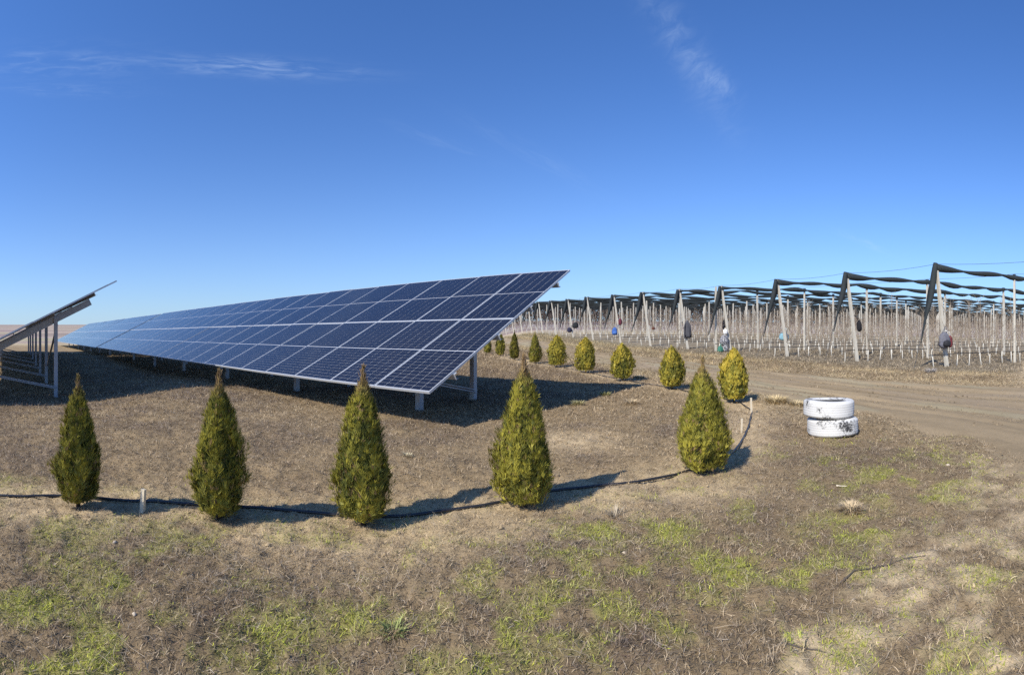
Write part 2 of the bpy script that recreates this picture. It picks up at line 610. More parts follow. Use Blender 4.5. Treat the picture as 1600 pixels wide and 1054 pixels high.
CH = lambda wd, dp, t: [(-wd / 2, -dp / 2), (wd / 2, -dp / 2), (wd / 2, dp / 2), (wd / 2 - .018, dp / 2), (wd / 2 - .018, dp / 2 - t),
                        (wd / 2 - t, dp / 2 - t), (wd / 2 - t, -dp / 2 + t), (-wd / 2 + t, -dp / 2 + t), (-wd / 2 + t, dp / 2 - t),
                        (-wd / 2 + .018, dp / 2 - t), (-wd / 2 + .018, dp / 2), (-wd / 2, dp / 2)]
RECT = lambda a, c: [(-a / 2, -c / 2), (a / 2, -c / 2), (a / 2, c / 2), (-a / 2, c / 2)]


def tag(o, label, cat, group=None, kind=None):
    o['label'] = label
    o['category'] = cat
    if group:
        o['group'] = group
    if kind:
        o['kind'] = kind
    return o


def structure(o, label=None):
    o['kind'] = 'structure'
    if label:
        o['label'] = label
    return o


def thing(name, label, cat, loc=(0, 0, 0), rz=0.0, group=None):
    o = bpy.data.objects.new(name, None)
    o.empty_display_size = .2
    o.location = loc
    o.rotation_euler = (0, 0, rz)
    link(o)
    return tag(o, label, cat, group)


def obj(name, me, parent=None, loc=(0, 0, 0), rot=(0, 0, 0)):
    o = bpy.data.objects.new(name, me)
    o.location = loc
    o.rotation_euler = rot
    return link(o, parent)


# ------------------------------------------------------------------ ground
def build_ground():
    fine = np.arange(-78, 78.01, .32)
    coarse = np.arange(82, 278.1, 4.0)
    ang = np.radians(np.concatenate([fine, coarse]))
    na = len(ang)
    rad = [.35]
    while rad[-1] < 5200:
        rr = rad[-1]
        rad.append(rr * (1.0135 if rr < 60 else 1.04))
    rad = np.array(rad)
    nr = len(rad)
    A, Rr = np.meshgrid(ang, rad)
    x, y = (Rr * np.sin(A)).ravel(), (Rr * np.cos(A)).ravel()
    f = soil_fields(x, y)
    z = terrain(x, y) + lumps(x, y)
    tint = soil_colour(x, y, f)
    v = np.stack([x, y, z], 1)
    v = np.vstack([v, [[0, 0, gz(0, 0)]]])
    tint = np.vstack([tint, [C_BASE]])
    i = np.arange(nr - 1)[:, None] * na
    j = np.arange(na)[None, :]
    j1 = (j + 1) % na
    a, bb, c, d = (i + j).ravel(), (i + j1).ravel(), (i + na + j1).ravel(), (i + na + j).ravel()
    tris = np.vstack([np.stack([a, d, c], 1), np.stack([a, c, bb], 1),
                      np.stack([np.full(na, nr * na), np.arange(na), (np.arange(na) + 1) % na], 1)])
    me = mesh_np('ground', v, tris, tint, True)
    me.materials.append(M['ground'])
    o = obj('ground', me)
    structure(o, 'dry brown turf and soil running out to far ploughed fields')


def build_road():
    ys = np.arange(-8.5, 70, .11)
    ts = np.linspace(-.06, 1.06, 84)
    T, Yy = np.meshgrid(ts, ys)
    l, r = road_lr(Yy)
    x = l + (r - l) * T
    y = Yy
    z0 = terrain(x, y)
    edge = np.minimum(x - l, r - x) + (fbm(x, y, .9, 3, 77) - .5) * 1.1 + (fbm(x, y, 4.0, 3, 79) - .5) * .35
    h = .028 * ss(-.15, .45, edge) - .02
    h += (fbm(x, y, .8, 3, 301) - .5) * .025
    mid = (x - (l + r) / 2)
    wob = (fbm(x * .3, y, .35, 2, 401) - .5) * .5
    ruts = np.zeros(x.shape)
    for c, wd, dp in ((-1.25, .20, .05), (.45, .20, .05), (-.35, .16, .035), (1.25, .2, .035), (-1.75, .14, .025), (.9, .1, .02), (-.8, .1, .02)):
        ruts += np.exp(-((mid + wob - c) / wd) ** 2) * dp
    h -= ruts * ss(0, .5, edge)
    h += (fbm(x * 2.2, y, 5., 3, 411) - .5) * .022
    z = z0 + h
    tint = np.zeros(x.shape + (3,)) + C_ROAD
    stre = fbm(x * 2.4 + wob * 2.4, y * .22, 1.6, 4, 421)
    tint *= (.66 + .68 * stre)[..., None]
    tint *= (1 - 2.6 * np.clip(ruts, 0, .06))[..., None]
    br = ss(.52, .72, fbm(x, y * .5, .6, 3, 431))[..., None]
    tint = tint * (1 - .30 * br) + np.array([.31, .25, .19]) * .30 * br
    g = (ss(.56, .68, fbm(x * 1.6 + wob, y * .35, .9, 3, 441)) * .45)[..., None]
    tint = tint * (1 - g) + np.array([.34, .30, .19]) * g
    ny, nt = x.shape
    v = np.stack([x.ravel(), y.ravel(), z.ravel()], 1)
    i = np.arange(ny - 1)[:, None] * nt
    j = np.arange(nt - 1)[None, :]
    a, bb, c, d = (i + j).ravel(), (i + j + 1).ravel(), (i + nt + j + 1).ravel(), (i + nt + j).ravel()
    tris = np.vstack([np.stack([a, bb, c], 1), np.stack([a, c, d], 1)])
    me = mesh_np('dirt_road', v, tris, tint.reshape(-1, 3), True)
    me.materials.append(M['road'])
    structure(obj('dirt_road', me), 'rutted bare earth track between the orchard and the shrubs')


build_ground()
build_road()


# ------------------------------------------------------------------ solar tables
PW, PL = 1.134, 2.322            # column pitch, module length with gap
MW, ML = 1.127, 2.311
TILT = R(26.6)


def solar_meshes():
    fr = MB()
    lip, lips, ht = .0085, .018, .036
    for x0, x1, y0, y1 in ((0, lip, 0, ML), (MW - lip, MW, 0, ML), (lip, MW - lip, 0, lips), (lip, MW - lip, ML - lips, ML)):
        fr.box(x0, x1, y0, y1, -ht, 0, 0)
    fr.add([(lip, lips, -.004), (MW - lip, lips, -.004), (MW - lip, ML - lips, -.004), (lip, ML - lips, -.004)], [(0, 1, 2, 3)], 1)
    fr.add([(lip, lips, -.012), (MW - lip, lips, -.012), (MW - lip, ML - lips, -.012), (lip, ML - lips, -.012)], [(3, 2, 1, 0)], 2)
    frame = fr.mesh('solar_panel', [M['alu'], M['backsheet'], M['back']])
    ce = MB()
    mx, my, mid = .0165, .024, .015
    cw = (MW - 2 * mx) / 6
    chh = (ML - 2 * my - mid) / 24
    for c in range(6):
        for r in range(24):
            x0 = mx + c * cw + .0030
            x1 = mx + (c + 1) * cw - .0030
            y0 = my + r * chh + (mid if r >= 12 else 0) + .0018
            y1 = y0 + chh - .0036
            ce.add([(x0, y0, -.0022), (x1, y0, -.0022), (x1, y1, -.0022), (x0, y1, -.0022)], [(0, 1, 2, 3)])
    return frame, ce.mesh('cell_sheet', M['cells'])


PANEL, CELLS = solar_meshes()
ROWROT = R(-33.4)
rng = random.Random(3)


def solar_table(x, y, z, ncol, label, low=.548, post0=1.45, npost=None, sink=0.0, front=1.27):
    """a table of modules two high; local x runs toward its near end, local y uphill"""
    t = thing('solar_array', label, 'solar array', (x, y, z), ROWROT, 'tables of solar panels')
    ct, st = math.cos(TILT), math.sin(TILT)
    for k in range(ncol):
        for r in range(2):
            s = r * PL + .01
            o = obj('solar_panel', PANEL, t, (-(k + 1) * PW + rng.uniform(-.002, .002), s * ct, low + s * st),
                    (TILT + rng.uniform(-.003, .003), rng.uniform(-.003, .003), 0))
            c = obj('cell_sheet', CELLS, o)
    L = ncol * PW
    up = (0, -st, ct)

    def slope(s, drop):
        return s * ct + drop * st, low + s * st - drop * ct
    # purlins run the length of the table, rafters carry them
    for s in (.57, 1.80, 2.90, 4.02):
        yy, zz = slope(s, .036 + .045)
        mb = MB()
        mb.prism((.03, yy, zz), (-L + .05, yy, zz), [(-.025, -.045), (.03, -.045), (.03, -.042), (-.021, -.042), (-.021, .041), (.03, .041), (.03, .045), (-.025, .045)], up)
        mb.build('purlin', M['galv'], t)
    rm = MB()
    y0, z0 = slope(.42, .036 + .09 + .092)
    y1, z1 = slope(4.05, .036 + .09 + .092)
    rm.prism((0, y0, z0), (0, y1, z1), CH(.06, .18, .005), up)
    rafter = rm.mesh('rafter', M['galv'])
    n = npost or int((L - post0) / 3.9) + 1

    def post_mesh(s):
        yy, zz = slope(s, .036 + .09 + .15)
        mb = MB()
        mb.prism((0, yy, -.95), (0, yy, zz + .10), CH(.10, .10, .004), (0, 1, 0))
        return mb.mesh('post', M['galv']), yy, zz
    pf, yf, zf = post_mesh(front)
    pr, yr, zr = post_mesh(2.95)
    bm = MB()
    bm.prism((.055, yr, .23 - sink), (.055, yf - .42, .62 - sink * .8), CH(.06, .09, .004), (1, 0, 0))
    brace = bm.mesh('brace', M['galv'])
    bk = MB()
    yb, zb = slope(.62, .036 + .05)
    bk.prism((.03, yb - .05, zb + .02), (.03, yb + .10, zb - .20), RECT(.06, .012), (1, 0, 0))
    clip = bk.mesh('bracket', M['alu'])
    for i in range(n):
        px = -(post0 + i * 3.9)
        if px < -L + .4:
            break
        obj('rafter', rafter, t, (px, 0, 0))
        obj('post', pf, t, (px + .06, 0, 0))
        obj('post', pr, t, (px + .06, 0, 0))
        obj('brace', brace, t, (px + .06, 0, 0))
        if i == 0:
            obj('bracket', clip, t, (px + .05, 0, 0))
            db = MB()
            db.prism((px + .1, yr + .03, zr - .1), (px - 3.7, yr + .03, .2), RECT(.05, .05), (0, 1, 0))
            db.build('diagonal_brace', M['galv'], t)
    return t


# first row: two tables end to end, then the row in front of it seen edge-on at the left
ux, uy = -math.cos(ROWROT), -math.sin(ROWROT)
solar_table(-1.107, 6.685, 0.0, 22, 'long tilted solar table whose near end stands beside the cone shrubs')
gap = 22 * PW + .62
solar_table(-1.107 + ux * gap, 6.685 + uy * gap, -.02, 26, 'farther solar table beyond the dark gap in the long row', post0=1.9)
solar_table(-11.16, 5.46, 0.05, 24, 'solar table seen edge-on with its steel posts and underside showing', sink=.40, front=.80)


# ------------------------------------------------------------------ thuja shrubs
def spray_cloud(P, D, T, length, width, k, tint, rs, spread=.75):
    """fans of k narrow leaflets at P pointing along D, flat in the plane D x T"""
    n = len(P)
    vs, cs = [], []
    for j in range(k):
        a = (j / (k - 1) - .5) * 2 * spread if k > 1 else 0
        ln = length * (1 - .35 * abs(a)) * rs.uniform(.75, 1.2, n)
        d = D * math.cos(a) + T * math.sin(a) + rs.normal(0, .10, (n, 3))
        d /= np.linalg.norm(d, axis=1)[:, None]
        side = np.cross(d, np.cross(D, T))
        side /= np.maximum(np.linalg.norm(side, axis=1), 1e-6)[:, None]
        wv = side * (width * .5)[:, None]
        base = P + D * (ln * .12 * (j % 2))[:, None]
        midp = base + d * (ln * .55)[:, None]
        tip = base + d * ln[:, None]
        vs.append(np.stack([base, midp + wv, tip, midp - wv], 1))
        cc = tint * rs.uniform(.8, 1.2, (n, 1))
        cs.append(np.repeat(cc[:, None, :], 4, 1))
    v = np.concatenate(vs).reshape(-1, 3)
    c = np.concatenate(cs).reshape(-1, 3)
    q = np.arange(len(v) // 4)[:, None] * 4
    tr = np.concatenate([q + [0, 1, 2], q + [0, 2, 3]])
    return v, tr, c


GREEN_A, GREEN_B = np.array([.385, .335, .047]), np.array([.085, .103, .030])
GOLD, RUST = np.array([.62, .45, .060]), np.array([.36, .235, .115])


def cone_profile(t):
    return np.interp(t, [0, .05, .12, .28, .42, .55, .70, .80, .87, .92, 1.0], [.35, .62, .84, 1.0, .88, .71, .50, .34, .15, .05, .01])


def egg_profile(t):
    return np.interp(t, [0, .08, .2, .4, .6, .78, .9, 1.0], [.38, .62, .88, 1.0, .90, .66, .38, .06])


def thuja(x, y, h, wd, kind, seed, label, n, group, tilt=0.0, dark=0.0, rusty=.6, leaf=1.0):
    rs = np.random.default_rng(seed)
    z = gz(x, y)
    t = thing('thuja_shrub', label, 'shrub', (x, y, z - .01), rs.uniform(0, 6.28), group)
    R0 = wd / 2
    # trunk
    mb = MB()
    mb.tube([(0, 0, -.05), (.006, .004, h * .3), (-.004, .006, h * .62), (0, 0, h * .84)], [.018, .012, .007, .003], 7)
    for i in range(10):
        a = rs.uniform(0, 6.28)
        z0 = rs.uniform(.05, .35) * h
        rr = R0 * .55
        mb.tube([(0, 0, z0), (math.cos(a) * rr * .6, math.sin(a) * rr * .6, z0 + .12 * h), (math.cos(a) * rr, math.sin(a) * rr, z0 + .28 * h)], [.008, .006, .003], 5)
    mb.build('trunk', M['bark'], t, True)
    prof = cone_profile if kind == 'cone' else egg_profile
    zlo = .05 if kind == 'cone' else .07
    # heights weighted by the outline so that density is even over the surface
    tt = rs.uniform(zlo, 1, n * 3)
    keep = rs.uniform(0, 1, n * 3) < np.maximum(prof(tt), .035)
    tt = tt[keep][:n]
    n = len(tt)
    a = rs.uniform(0, 2 * np.pi, n)
    # clumps: the outline swells and sinks, deep furrows let the inside show dark
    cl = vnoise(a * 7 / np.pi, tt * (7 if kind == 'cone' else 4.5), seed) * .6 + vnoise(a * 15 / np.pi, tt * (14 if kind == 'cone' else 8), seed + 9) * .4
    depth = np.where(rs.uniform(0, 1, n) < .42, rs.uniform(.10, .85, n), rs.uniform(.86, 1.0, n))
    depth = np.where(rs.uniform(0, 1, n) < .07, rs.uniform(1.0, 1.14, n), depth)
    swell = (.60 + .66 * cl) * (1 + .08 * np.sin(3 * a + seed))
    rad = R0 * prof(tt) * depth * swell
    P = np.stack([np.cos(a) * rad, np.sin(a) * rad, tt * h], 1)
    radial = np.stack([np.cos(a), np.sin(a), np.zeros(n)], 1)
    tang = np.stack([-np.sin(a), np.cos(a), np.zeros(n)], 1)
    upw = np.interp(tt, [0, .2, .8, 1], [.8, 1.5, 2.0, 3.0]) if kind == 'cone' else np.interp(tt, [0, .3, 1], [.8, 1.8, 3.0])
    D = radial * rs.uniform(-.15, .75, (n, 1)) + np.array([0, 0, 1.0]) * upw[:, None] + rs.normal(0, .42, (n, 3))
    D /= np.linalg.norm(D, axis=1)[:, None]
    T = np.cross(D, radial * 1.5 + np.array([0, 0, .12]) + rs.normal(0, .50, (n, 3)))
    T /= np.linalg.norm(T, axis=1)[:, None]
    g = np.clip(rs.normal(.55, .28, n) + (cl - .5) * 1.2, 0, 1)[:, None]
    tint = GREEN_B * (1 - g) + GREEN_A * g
    if kind == 'cone':
        br = (ss(.78, .92, tt) * rusty)[:, None]
        tint = tint * (1 - br) + RUST * br
        odd = (rs.uniform(0, 1, n) < .05)[:, None]
        tint = np.where(odd, RUST * .8, tint)
        ln = np.interp(tt, [0, .7, 1], [.058, .050, .040]) * (.8 + .4 * rs.uniform(0, 1, n))
        wv = np.full(n, .0052)
    else:
        go = np.clip(ss(.35, .95, tt) * .55 + (cl - .45) * 1.0 + rs.normal(0, .16, n), 0, .95)[:, None] * rusty
        tint = tint * 1.05 * (1 - go) + GOLD * go
        ln = .072 * (.7 + .6 * rs.uniform(0, 1, n))
        wv = np.full(n, .015)
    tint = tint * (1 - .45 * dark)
    ln, wv = ln * leaf ** .6, wv * leaf
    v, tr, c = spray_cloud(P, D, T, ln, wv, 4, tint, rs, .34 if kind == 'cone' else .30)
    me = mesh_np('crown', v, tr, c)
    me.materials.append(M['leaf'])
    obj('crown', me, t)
    if kind == 'cone':
        # the bare wispy leader above the crown
        mb = MB()
        for i in range(60):
            z0 = h * rs.uniform(.76, .96)
            aa = rs.uniform(0, 6.28)
            ln_ = h * rs.uniform(.03, .075)
            q = .25 + .5 * rs.uniform()
            mb.tube([(0, 0, z0), (math.cos(aa) * ln_ * q * .5, math.sin(aa) * ln_ * q * .5, z0 + ln_ * .6),
                     (math.cos(aa) * ln_ * q * .7, math.sin(aa) * ln_ * q * .7, z0 + ln_)], [.0028, .0022, .0012], 4)
        mb.tube([(0, 0, h * .78), (.004, 0, h * .9), (.0, .004, h * 1.0)], [.006, .0045, .002], 5)
        mb.build('leader', grain_mat('dry leader', (.24, .16, .095), .8, 0, 40, .3), t)
    t.rotation_euler.x = tilt
    return t


GC = 'cone-shaped thujas along the front hose'
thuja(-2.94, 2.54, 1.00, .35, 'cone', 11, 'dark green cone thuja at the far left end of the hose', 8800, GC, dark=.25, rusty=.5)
thuja(-1.99, 3.04, 1.06, .385, 'cone', 12, 'cone thuja just to the right of the short white stake', 9400, GC, dark=.12, rusty=.8)
thuja(-1.05, 3.46, 1.12, .41, 'cone', 13, 'cone thuja in front of the lower edge of the solar panels', 10000, GC, rusty=.8)
thuja(.09, 3.85, 1.16, .435, 'cone', 14, 'plump cone thuja beside the panel corner with a long bare brown tip', 10600, GC, rusty=.9)
thuja(1.78, 4.50, 1.11, .51, 'cone', 15, 'broad cone thuja where the hose bends back toward the road', 11600, GC, rusty=.7)
GR = 'egg-shaped golden thujas along the track'
thuja(4.03, 8.59, .98, .57, 'egg', 21, 'brightest golden egg-shaped thuja nearest the painted tyres', 4200, GR, rusty=1.0)
thuja(3.61, 11.04, .95, .58, 'egg', 22, 'rusty golden egg-shaped thuja, second back along the track', 3900, GR, rusty=.85)
thuja(2.91, 13.14, .97, .63, 'egg', 23, 'green-gold egg-shaped thuja at the tip of the panel shadow', 3600, GR, rusty=.7)
thuja(2.32, 15.82, 1.09, .70, 'egg', 24, 'fat egg-shaped thuja with a dark pointed tip', 3600, GR, rusty=.7)
thuja(1.63, 18.32, 1.14, .72, 'egg', 25, 'farthest of the four wide golden thujas, beside a slim green one', 3600, GR, rusty=.6)
GS = 'slim green thujas at the far end of the track hedge'
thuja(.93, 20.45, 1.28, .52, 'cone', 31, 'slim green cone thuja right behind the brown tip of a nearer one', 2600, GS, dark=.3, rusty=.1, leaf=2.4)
thuja(.11, 22.69, 1.30, .44, 'cone', 32, 'darkest green narrow column thuja', 2600, GS, dark=.9, rusty=0.0, leaf=2.4)
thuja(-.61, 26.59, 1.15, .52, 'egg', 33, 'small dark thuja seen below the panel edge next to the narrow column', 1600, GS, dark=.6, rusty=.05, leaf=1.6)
thuja(-1.43, 29.79, .85, .46, 'egg', 34, 'farthest small round thuja just visible under the panel edge', 1400, GS, dark=.2, rusty=.2, leaf=1.6)


# ------------------------------------------------------------------ hose, stakes, tyres
def smooth_line(pts, sub=6):
    out = []
    n = len(pts)
    for i in range(n - 1):
        p0, p1, p2, p3 = pts[max(i - 1, 0)], pts[i], pts[i + 1], pts[min(i + 2, n - 1)]
        for k in range(sub):
            t = k / sub
            out.append(tuple(.5 * ((2 * p1[a]) + (-p0[a] + p2[a]) * t + (2 * p0[a] - 5 * p1[a] + 4 * p2[a] - p3[a]) * t * t
                                   + (-p0[a] + 3 * p1[a] - 3 * p2[a] + p3[a]) * t ** 3) for a in range(2)))
    out.append(tuple(pts[-1]))
    return out


hp = smooth_line([tuple(p) for p in HOSE], 7)
hp = [(x + (vnoise(i * .2, 0, 3) - .5) * .03, y + (vnoise(i * .2, 9, 4) - .5) * .03) for i, (x, y) in enumerate(hp)]
hz = [max(gz(x, y), gz(x + .02, y), gz(x, y + .02)) for x, y in hp]
hz = [sum(hz[max(0, i - 3):i + 4]) / len(hz[max(0, i - 3):i + 4]) + .014 for i in range(len(hz))]
mb = MB()
mb.tube([(x, y, z) for (x, y), z in zip(hp, hz)], .0125, 8)
tag(mb.build('irrigation_hose', M['black'], None, True), 'black irrigation hose lying on the ground along the thujas', 'hose')


def stake(x, y, h, a, lean, label):
    mb = MB()
    mb.prism((0, 0, -.08), (lean, .3 * lean, h), RECT(a, a * .7), (0, 1, 0))
    o = mb.build('wooden_stake', M['stake'])
    o.location = (x, y, gz(x, y))
    tag(o, label, 'stake', 'pale stakes beside the hose')


stake(-2.50, 2.78, .175, .035, .015, 'short pale stake standing at the hose between the two left thujas')
stake(3.83, 7.47, .26, .028, -.01, 'taller pale stake by the hose behind the broad cone thuja')
stake(2.94, 6.03, .19, .020, .01, 'small pale stake on the hose bend, lower than its neighbour')


def tyre_mesh(w_, r_out, r_in, seed):
    """lathe of a tyre lying flat, with grooved tread, shoulders and beads"""
    hw = w_ / 2
    prof = [(r_in, -hw * .55), (r_in + .012, -hw * .72), (r_in + .05, -hw * .92), (r_out - .06, -hw), (r_out - .025, -hw * .93), (r_out - .006, -hw * .80)]
    g = [-.56, -.26, .0, .26, .56]
    for q in g:
        prof += [(r_out, (q - .07) * hw), (r_out - .0013, (q - .03) * hw), (r_out - .0013, (q + .03) * hw), (r_out, (q + .07) * hw)]
    prof += [(r_out - .006, hw * .80), (r_out - .025, hw * .93), (r_out - .06, hw), (r_in + .05, hw * .92), (r_in + .012, hw * .72), (r_in, hw * .55),
             (r_in + .012, hw * .40), (r_out - .05, hw * .6), (r_out - .03, 0), (r_out - .05, -hw * .6), (r_in + .012, -hw * .40)]
    n, k = 72, len(prof)
    mb = MB()
    vs = []
    for i in range(n):
        a = 2 * math.pi * i / n
        for r, z in prof:
            wob = 1 + .006 * math.sin(2 * a + seed)
            vs.append((math.cos(a) * r * wob, math.sin(a) * r * wob, z + .006 * math.sin(a * 2 + seed * 2)))
    fs = [(i * k + j, ((i + 1) % n) * k + j, ((i + 1) % n) * k + (j + 1) % k, i * k + (j + 1) % k) for i in range(n) for j in range(k)]
    mb.add(vs, fs)
    return mb


tz = gz(3.92, 5.38)
lo = tyre_mesh(.225, .335, .20, 1.0).build('painted_tyre', M['tyre'], None, True)
lo.location = (3.95, 5.37, tz + .105)
lo.rotation_euler = (0, 0, 4.9)
tag(lo, 'lower white-painted tyre resting on the ground, worn black along its foot', 'tyre', 'stack of white-painted tyres')
up = tyre_mesh(.225, .338, .20, 2.3).build('painted_tyre', M['tyre'], None, True)
up.location = (3.91, 5.40, tz + .335)
up.rotation_euler = (R(1.0), R(1.5), 1.2)
tag(up, 'upper white-painted tyre on top of the stack with flaking paint', 'tyre', 'stack of white-painted tyres')

# ------------------------------------------------------------------ orchard
ENDS = [(16.1, 7.9), (14.86, 12.74), (14.37, 17.59), (13.39, 22.0), (12.60, 27.2), (11.29, 31.0), (9.95, 35.2), (8.83, 40.2), (7.39, 45.3), (6.26, 50.9), (4.95, 55.8)]
while len(ENDS) < 24:
    ENDS.append((ENDS[-1][0] - 1.16, ENDS[-1][1] + 4.9))
ROWDIR = Vector((math.sin(R(95.0)), math.cos(R(95.0)), 0))
TOP = 3.87


def tz_(x, y):
    return float(terrain(np.array([x]), np.array([y]))[0])


def in_view(x, y, lim=58.4):
    return y > 0 and abs(math.degrees(math.atan2(x, y))) < lim


# leaning end posts
mb = MB()
mb.prism((0, 0, -.4), (-.62, .05, TOP + .02), RECT(.135, .12), (0, 1, 0), 0, .80)
LEAN = mb.mesh('leaning_post', M['concrete'])
mb = MB()
mb.prism((0, 0, -.4), (0, 0, TOP - .02), RECT(.12, .10), (0, 1, 0), 0, .80)
POST = mb.mesh('orchard_post', M['concrete'])
mb = MB()
mb.prism((0, 0, TOP - .10), (0, 0, TOP + .08), RECT(.17, .15), (0, 1, 0), 0, .8)
CAP = mb.mesh('post_cap', M['black'])
LEANLAB = {0: 'leaning white end post past the right edge of the orchard front', 1: 'leaning white end post with the grey backpack on it',
           2: 'leaning white end post with the black round bag hanging from it', 3: 'leaning white end post crossed by the pale blue bag',
           4: 'leaning white end post behind the camouflage bag and white canister', 5: 'leaning white end post with the long dark grey jacket',
           6: 'leaning white end post with the small brown pouch', 7: 'leaning white end post with the blue bag and dark red bag',
           8: 'bare leaning end post between the blue bag and the two dark bags', 9: 'leaning white end post with two dark bags at its foot',
           10: 'first bare leaning end post beyond the two dark bags'}
for i, (x, y) in enumerate(ENDS):
    lab = LEANLAB.get(i, 'leaning white end post far along the orchard front near the panel corner')
    tag(obj('leaning_post', LEAN, None, (x, y, tz_(x, y))), lab, 'post', 'leaning end posts along the orchard front' if i < 11 else 'far leaning end posts')

# upright posts in the rows
count = 0
for i, (x, y) in enumerate(ENDS):
    j = 0
    while True:
        q = Vector((x, y, 0)) + ROWDIR * ((4.2 if i < 3 else 4.9) + j * 6.0)
        j += 1
        if q.x > 130 or math.degrees(math.atan2(q.x, q.y)) > 60.5 or j > 22:
            break
        if count >= 298:
            break
        if i == 0:
            break
        lab = 'upright white orchard post in a row under the dark nets'
        grp = 'upright orchard posts'
        if i <= 9:
            nth = ('front', 'second', 'third', 'fourth', 'fifth', 'sixth', 'seventh', 'eighth', 'ninth')[i - 1]
            lab, grp = 'upright white post in the %s orchard row from the track' % nth, 'upright posts of the %s orchard row' % nth
        else:
            lab, grp = 'upright white post in the far orchard rows under dark converging nets', 'upright posts of the far rows'
        if i == 1:
            lab, grp = 'nearest upright post, at the right edge past the grey backpack', None
        elif i == 2 and j == 1:
            lab, grp = 'upright post right of the black round bag, second row', None
        elif i == 3 and j == 1:
            lab, grp = 'upright post close beside the leaning post with the black bag', None
        o = obj('orchard_post', POST, None, (q.x, q.y, tz_(q.x, q.y)), (random.uniform(-.012, .012), random.uniform(-.012, .012), random.uniform(0, .5)))
        tag(o, lab, 'post', grp)
        if math.hypot(q.x, q.y) < 60:
            obj('cap', CAP, o)
        count += 1


def net_radius(s, seed, thin=.032, fat=.135):
    """rolled net: slack bulges between tied places"""
    ph = s / 2.1 + vnoise(s * .25, seed * 3.3, seed) * 1.2
    f = ph - np.floor(ph)
    return thin + (fat - thin) * np.abs(np.sin(np.pi * f)) ** .8 * (.6 + .6 * vnoise(np.floor(ph) * 1.7, seed, seed + 5))


def net_row(i):
    x, y = ENDS[i]
    z = tz_(x, y)
    top = Vector((x - .62, y + .05, z + TOP))
    lab = ('dark rolled hail net over the orchard row that ends at the ' +
           {1: 'grey backpack post', 2: 'black round bag post', 3: 'pale blue bag post', 4: 'camouflage bag post', 5: 'dark jacket post',
            6: 'brown pouch post', 7: 'blue bag post', 8: 'bare post', 9: 'two dark bags'}.get(i, '')) if 0 < i < 10 else \
        ('dark rolled hail net of the row past the right edge' if i == 0 else 'dark rolled hail net over a far orchard row')
    t = thing('hail_net', lab, 'hail net', tuple(top), 0, 'rolled hail nets over the rows' if i < 10 else 'hail nets over the far rows')
    length = min(1.75 * y + 12, 235)
    step = .30 if i < 6 else (.5 if i < 12 else .9)
    s = np.arange(0, length, step)
    rad = net_radius(s, i + 1)
    pts = []
    for k, sv in enumerate(s):
        q = ROWDIR * sv
        zz = tz_(top.x + q.x, top.y + q.y) - z
        frac = ((sv - 4.8) % 6.0) / 6.0
        sag = .16 * 4 * frac * (1 - frac)
        pts.append((q.x, q.y + .05 * math.sin(sv * 1.3 + i), zz + .03 - sag * .55 - rad[k] * .55 + .03 * math.sin(sv * 2.1 + i)))
    mb = MB()
    mb.tube(pts, list(rad), 8 if i < 6 else 5)
    mb.build('net_roll', M['net'], t, True)
    if i > 13:
        return
    # the spare end of the net is gathered along the guy wire: two strands that meet and taper
    gx = -.78
    fall = 2.75 + .25 * math.sin(i * 2.2)
    for sgn in (-1, 1):
        mb = MB()
        n = 16
        pts, rr = [], []
        for k in range(n):
            u = k / (n - 1)
            op = .13 * max(0, 1 - u * 2.6) * sgn
            pts.append((gx * u * fall / 2.75 + op * .8 + (.06 if sgn > 0 else -.04) * (1 - u), .10 * sgn * (1 - u), .02 - fall * u + .05 * math.sin(u * 9 + i)))
            rr.append((.062 + .068 * math.sin(math.pi * min(1, u * 1.25 + .12))) * (1 - .72 * u ** 2.2))
        mb.tube(pts, rr, 7)
        mb.build('net_tail', M['net'], t, True)
    mb = MB()
    mb.tube([(0, 0, .0), (-1.18, .02, -TOP)], .008, 5)
    mb.build('guy_wire', M['wire'], t)


for i in range(len(ENDS)):
    net_row(i)

# cables over the posts
def cable(pts, name, lab, sag=.12, rad=.007):
    mb = MB()
    line = []
    for a, b_ in zip(pts[:-1], pts[1:]):
        for k in range(6):
            u = k / 6
            line.append((a[0] + (b_[0] - a[0]) * u, a[1] + (b_[1] - a[1]) * u, a[2] + (b_[2] - a[2]) * u - sag * 4 * u * (1 - u)))
    line.append(pts[-1])
    mb.tube(line, rad, 5)
    tag(mb.build(name, M['wire']), lab, 'cable')


cable([(x - .62, y + .05, tz_(x, y) + TOP + .05) for x, y in ENDS[:14]], 'steel_cable', 'thin steel cable strung from top to top of the leaning posts', .10)
cable([((Vector((x, y, 0)) + ROWDIR * 4.2).x, (Vector((x, y, 0)) + ROWDIR * 4.2).y, tz_(x, y) + TOP + .10) for x, y in ENDS[:12]], 'steel_cable',
      'thin steel cable over the first upright posts of every row', .06)

# drip lines
for i in range(1, 9):
    x, y = ENDS[i]
    mb = MB()
    pts = []
    for k in range(0, 60):
        q = Vector((x - 1.0, y + .09, 0)) + ROWDIR * (k * .7)
        if math.degrees(math.atan2(q.x, q.y)) > 62:
            break
        pts.append((q.x, q.y, tz_(q.x, q.y) + .52 - .05 * abs(math.sin(k * .9 + i)) + .02 * math.sin(k * .37)))
    if len(pts) > 2:
        mb.tube(pts, .016 if i < 4 else .02, 5)
        tag(mb.build('drip_line', M['black'], None, True), ['', 'black drip line along the front orchard row by the grey backpack',
            'black drip line on the second row, at the black round bag', 'black drip line on the third row, under the pale blue bag',
            'drip line on the row of the camouflage bag', 'drip line on the row of the dark grey jacket', 'drip line on the row of the brown pouch',
            'drip line on the row of the blue bag', 'drip line on the row beyond the blue bag'][i], 'drip line', 'drip lines on the rows')


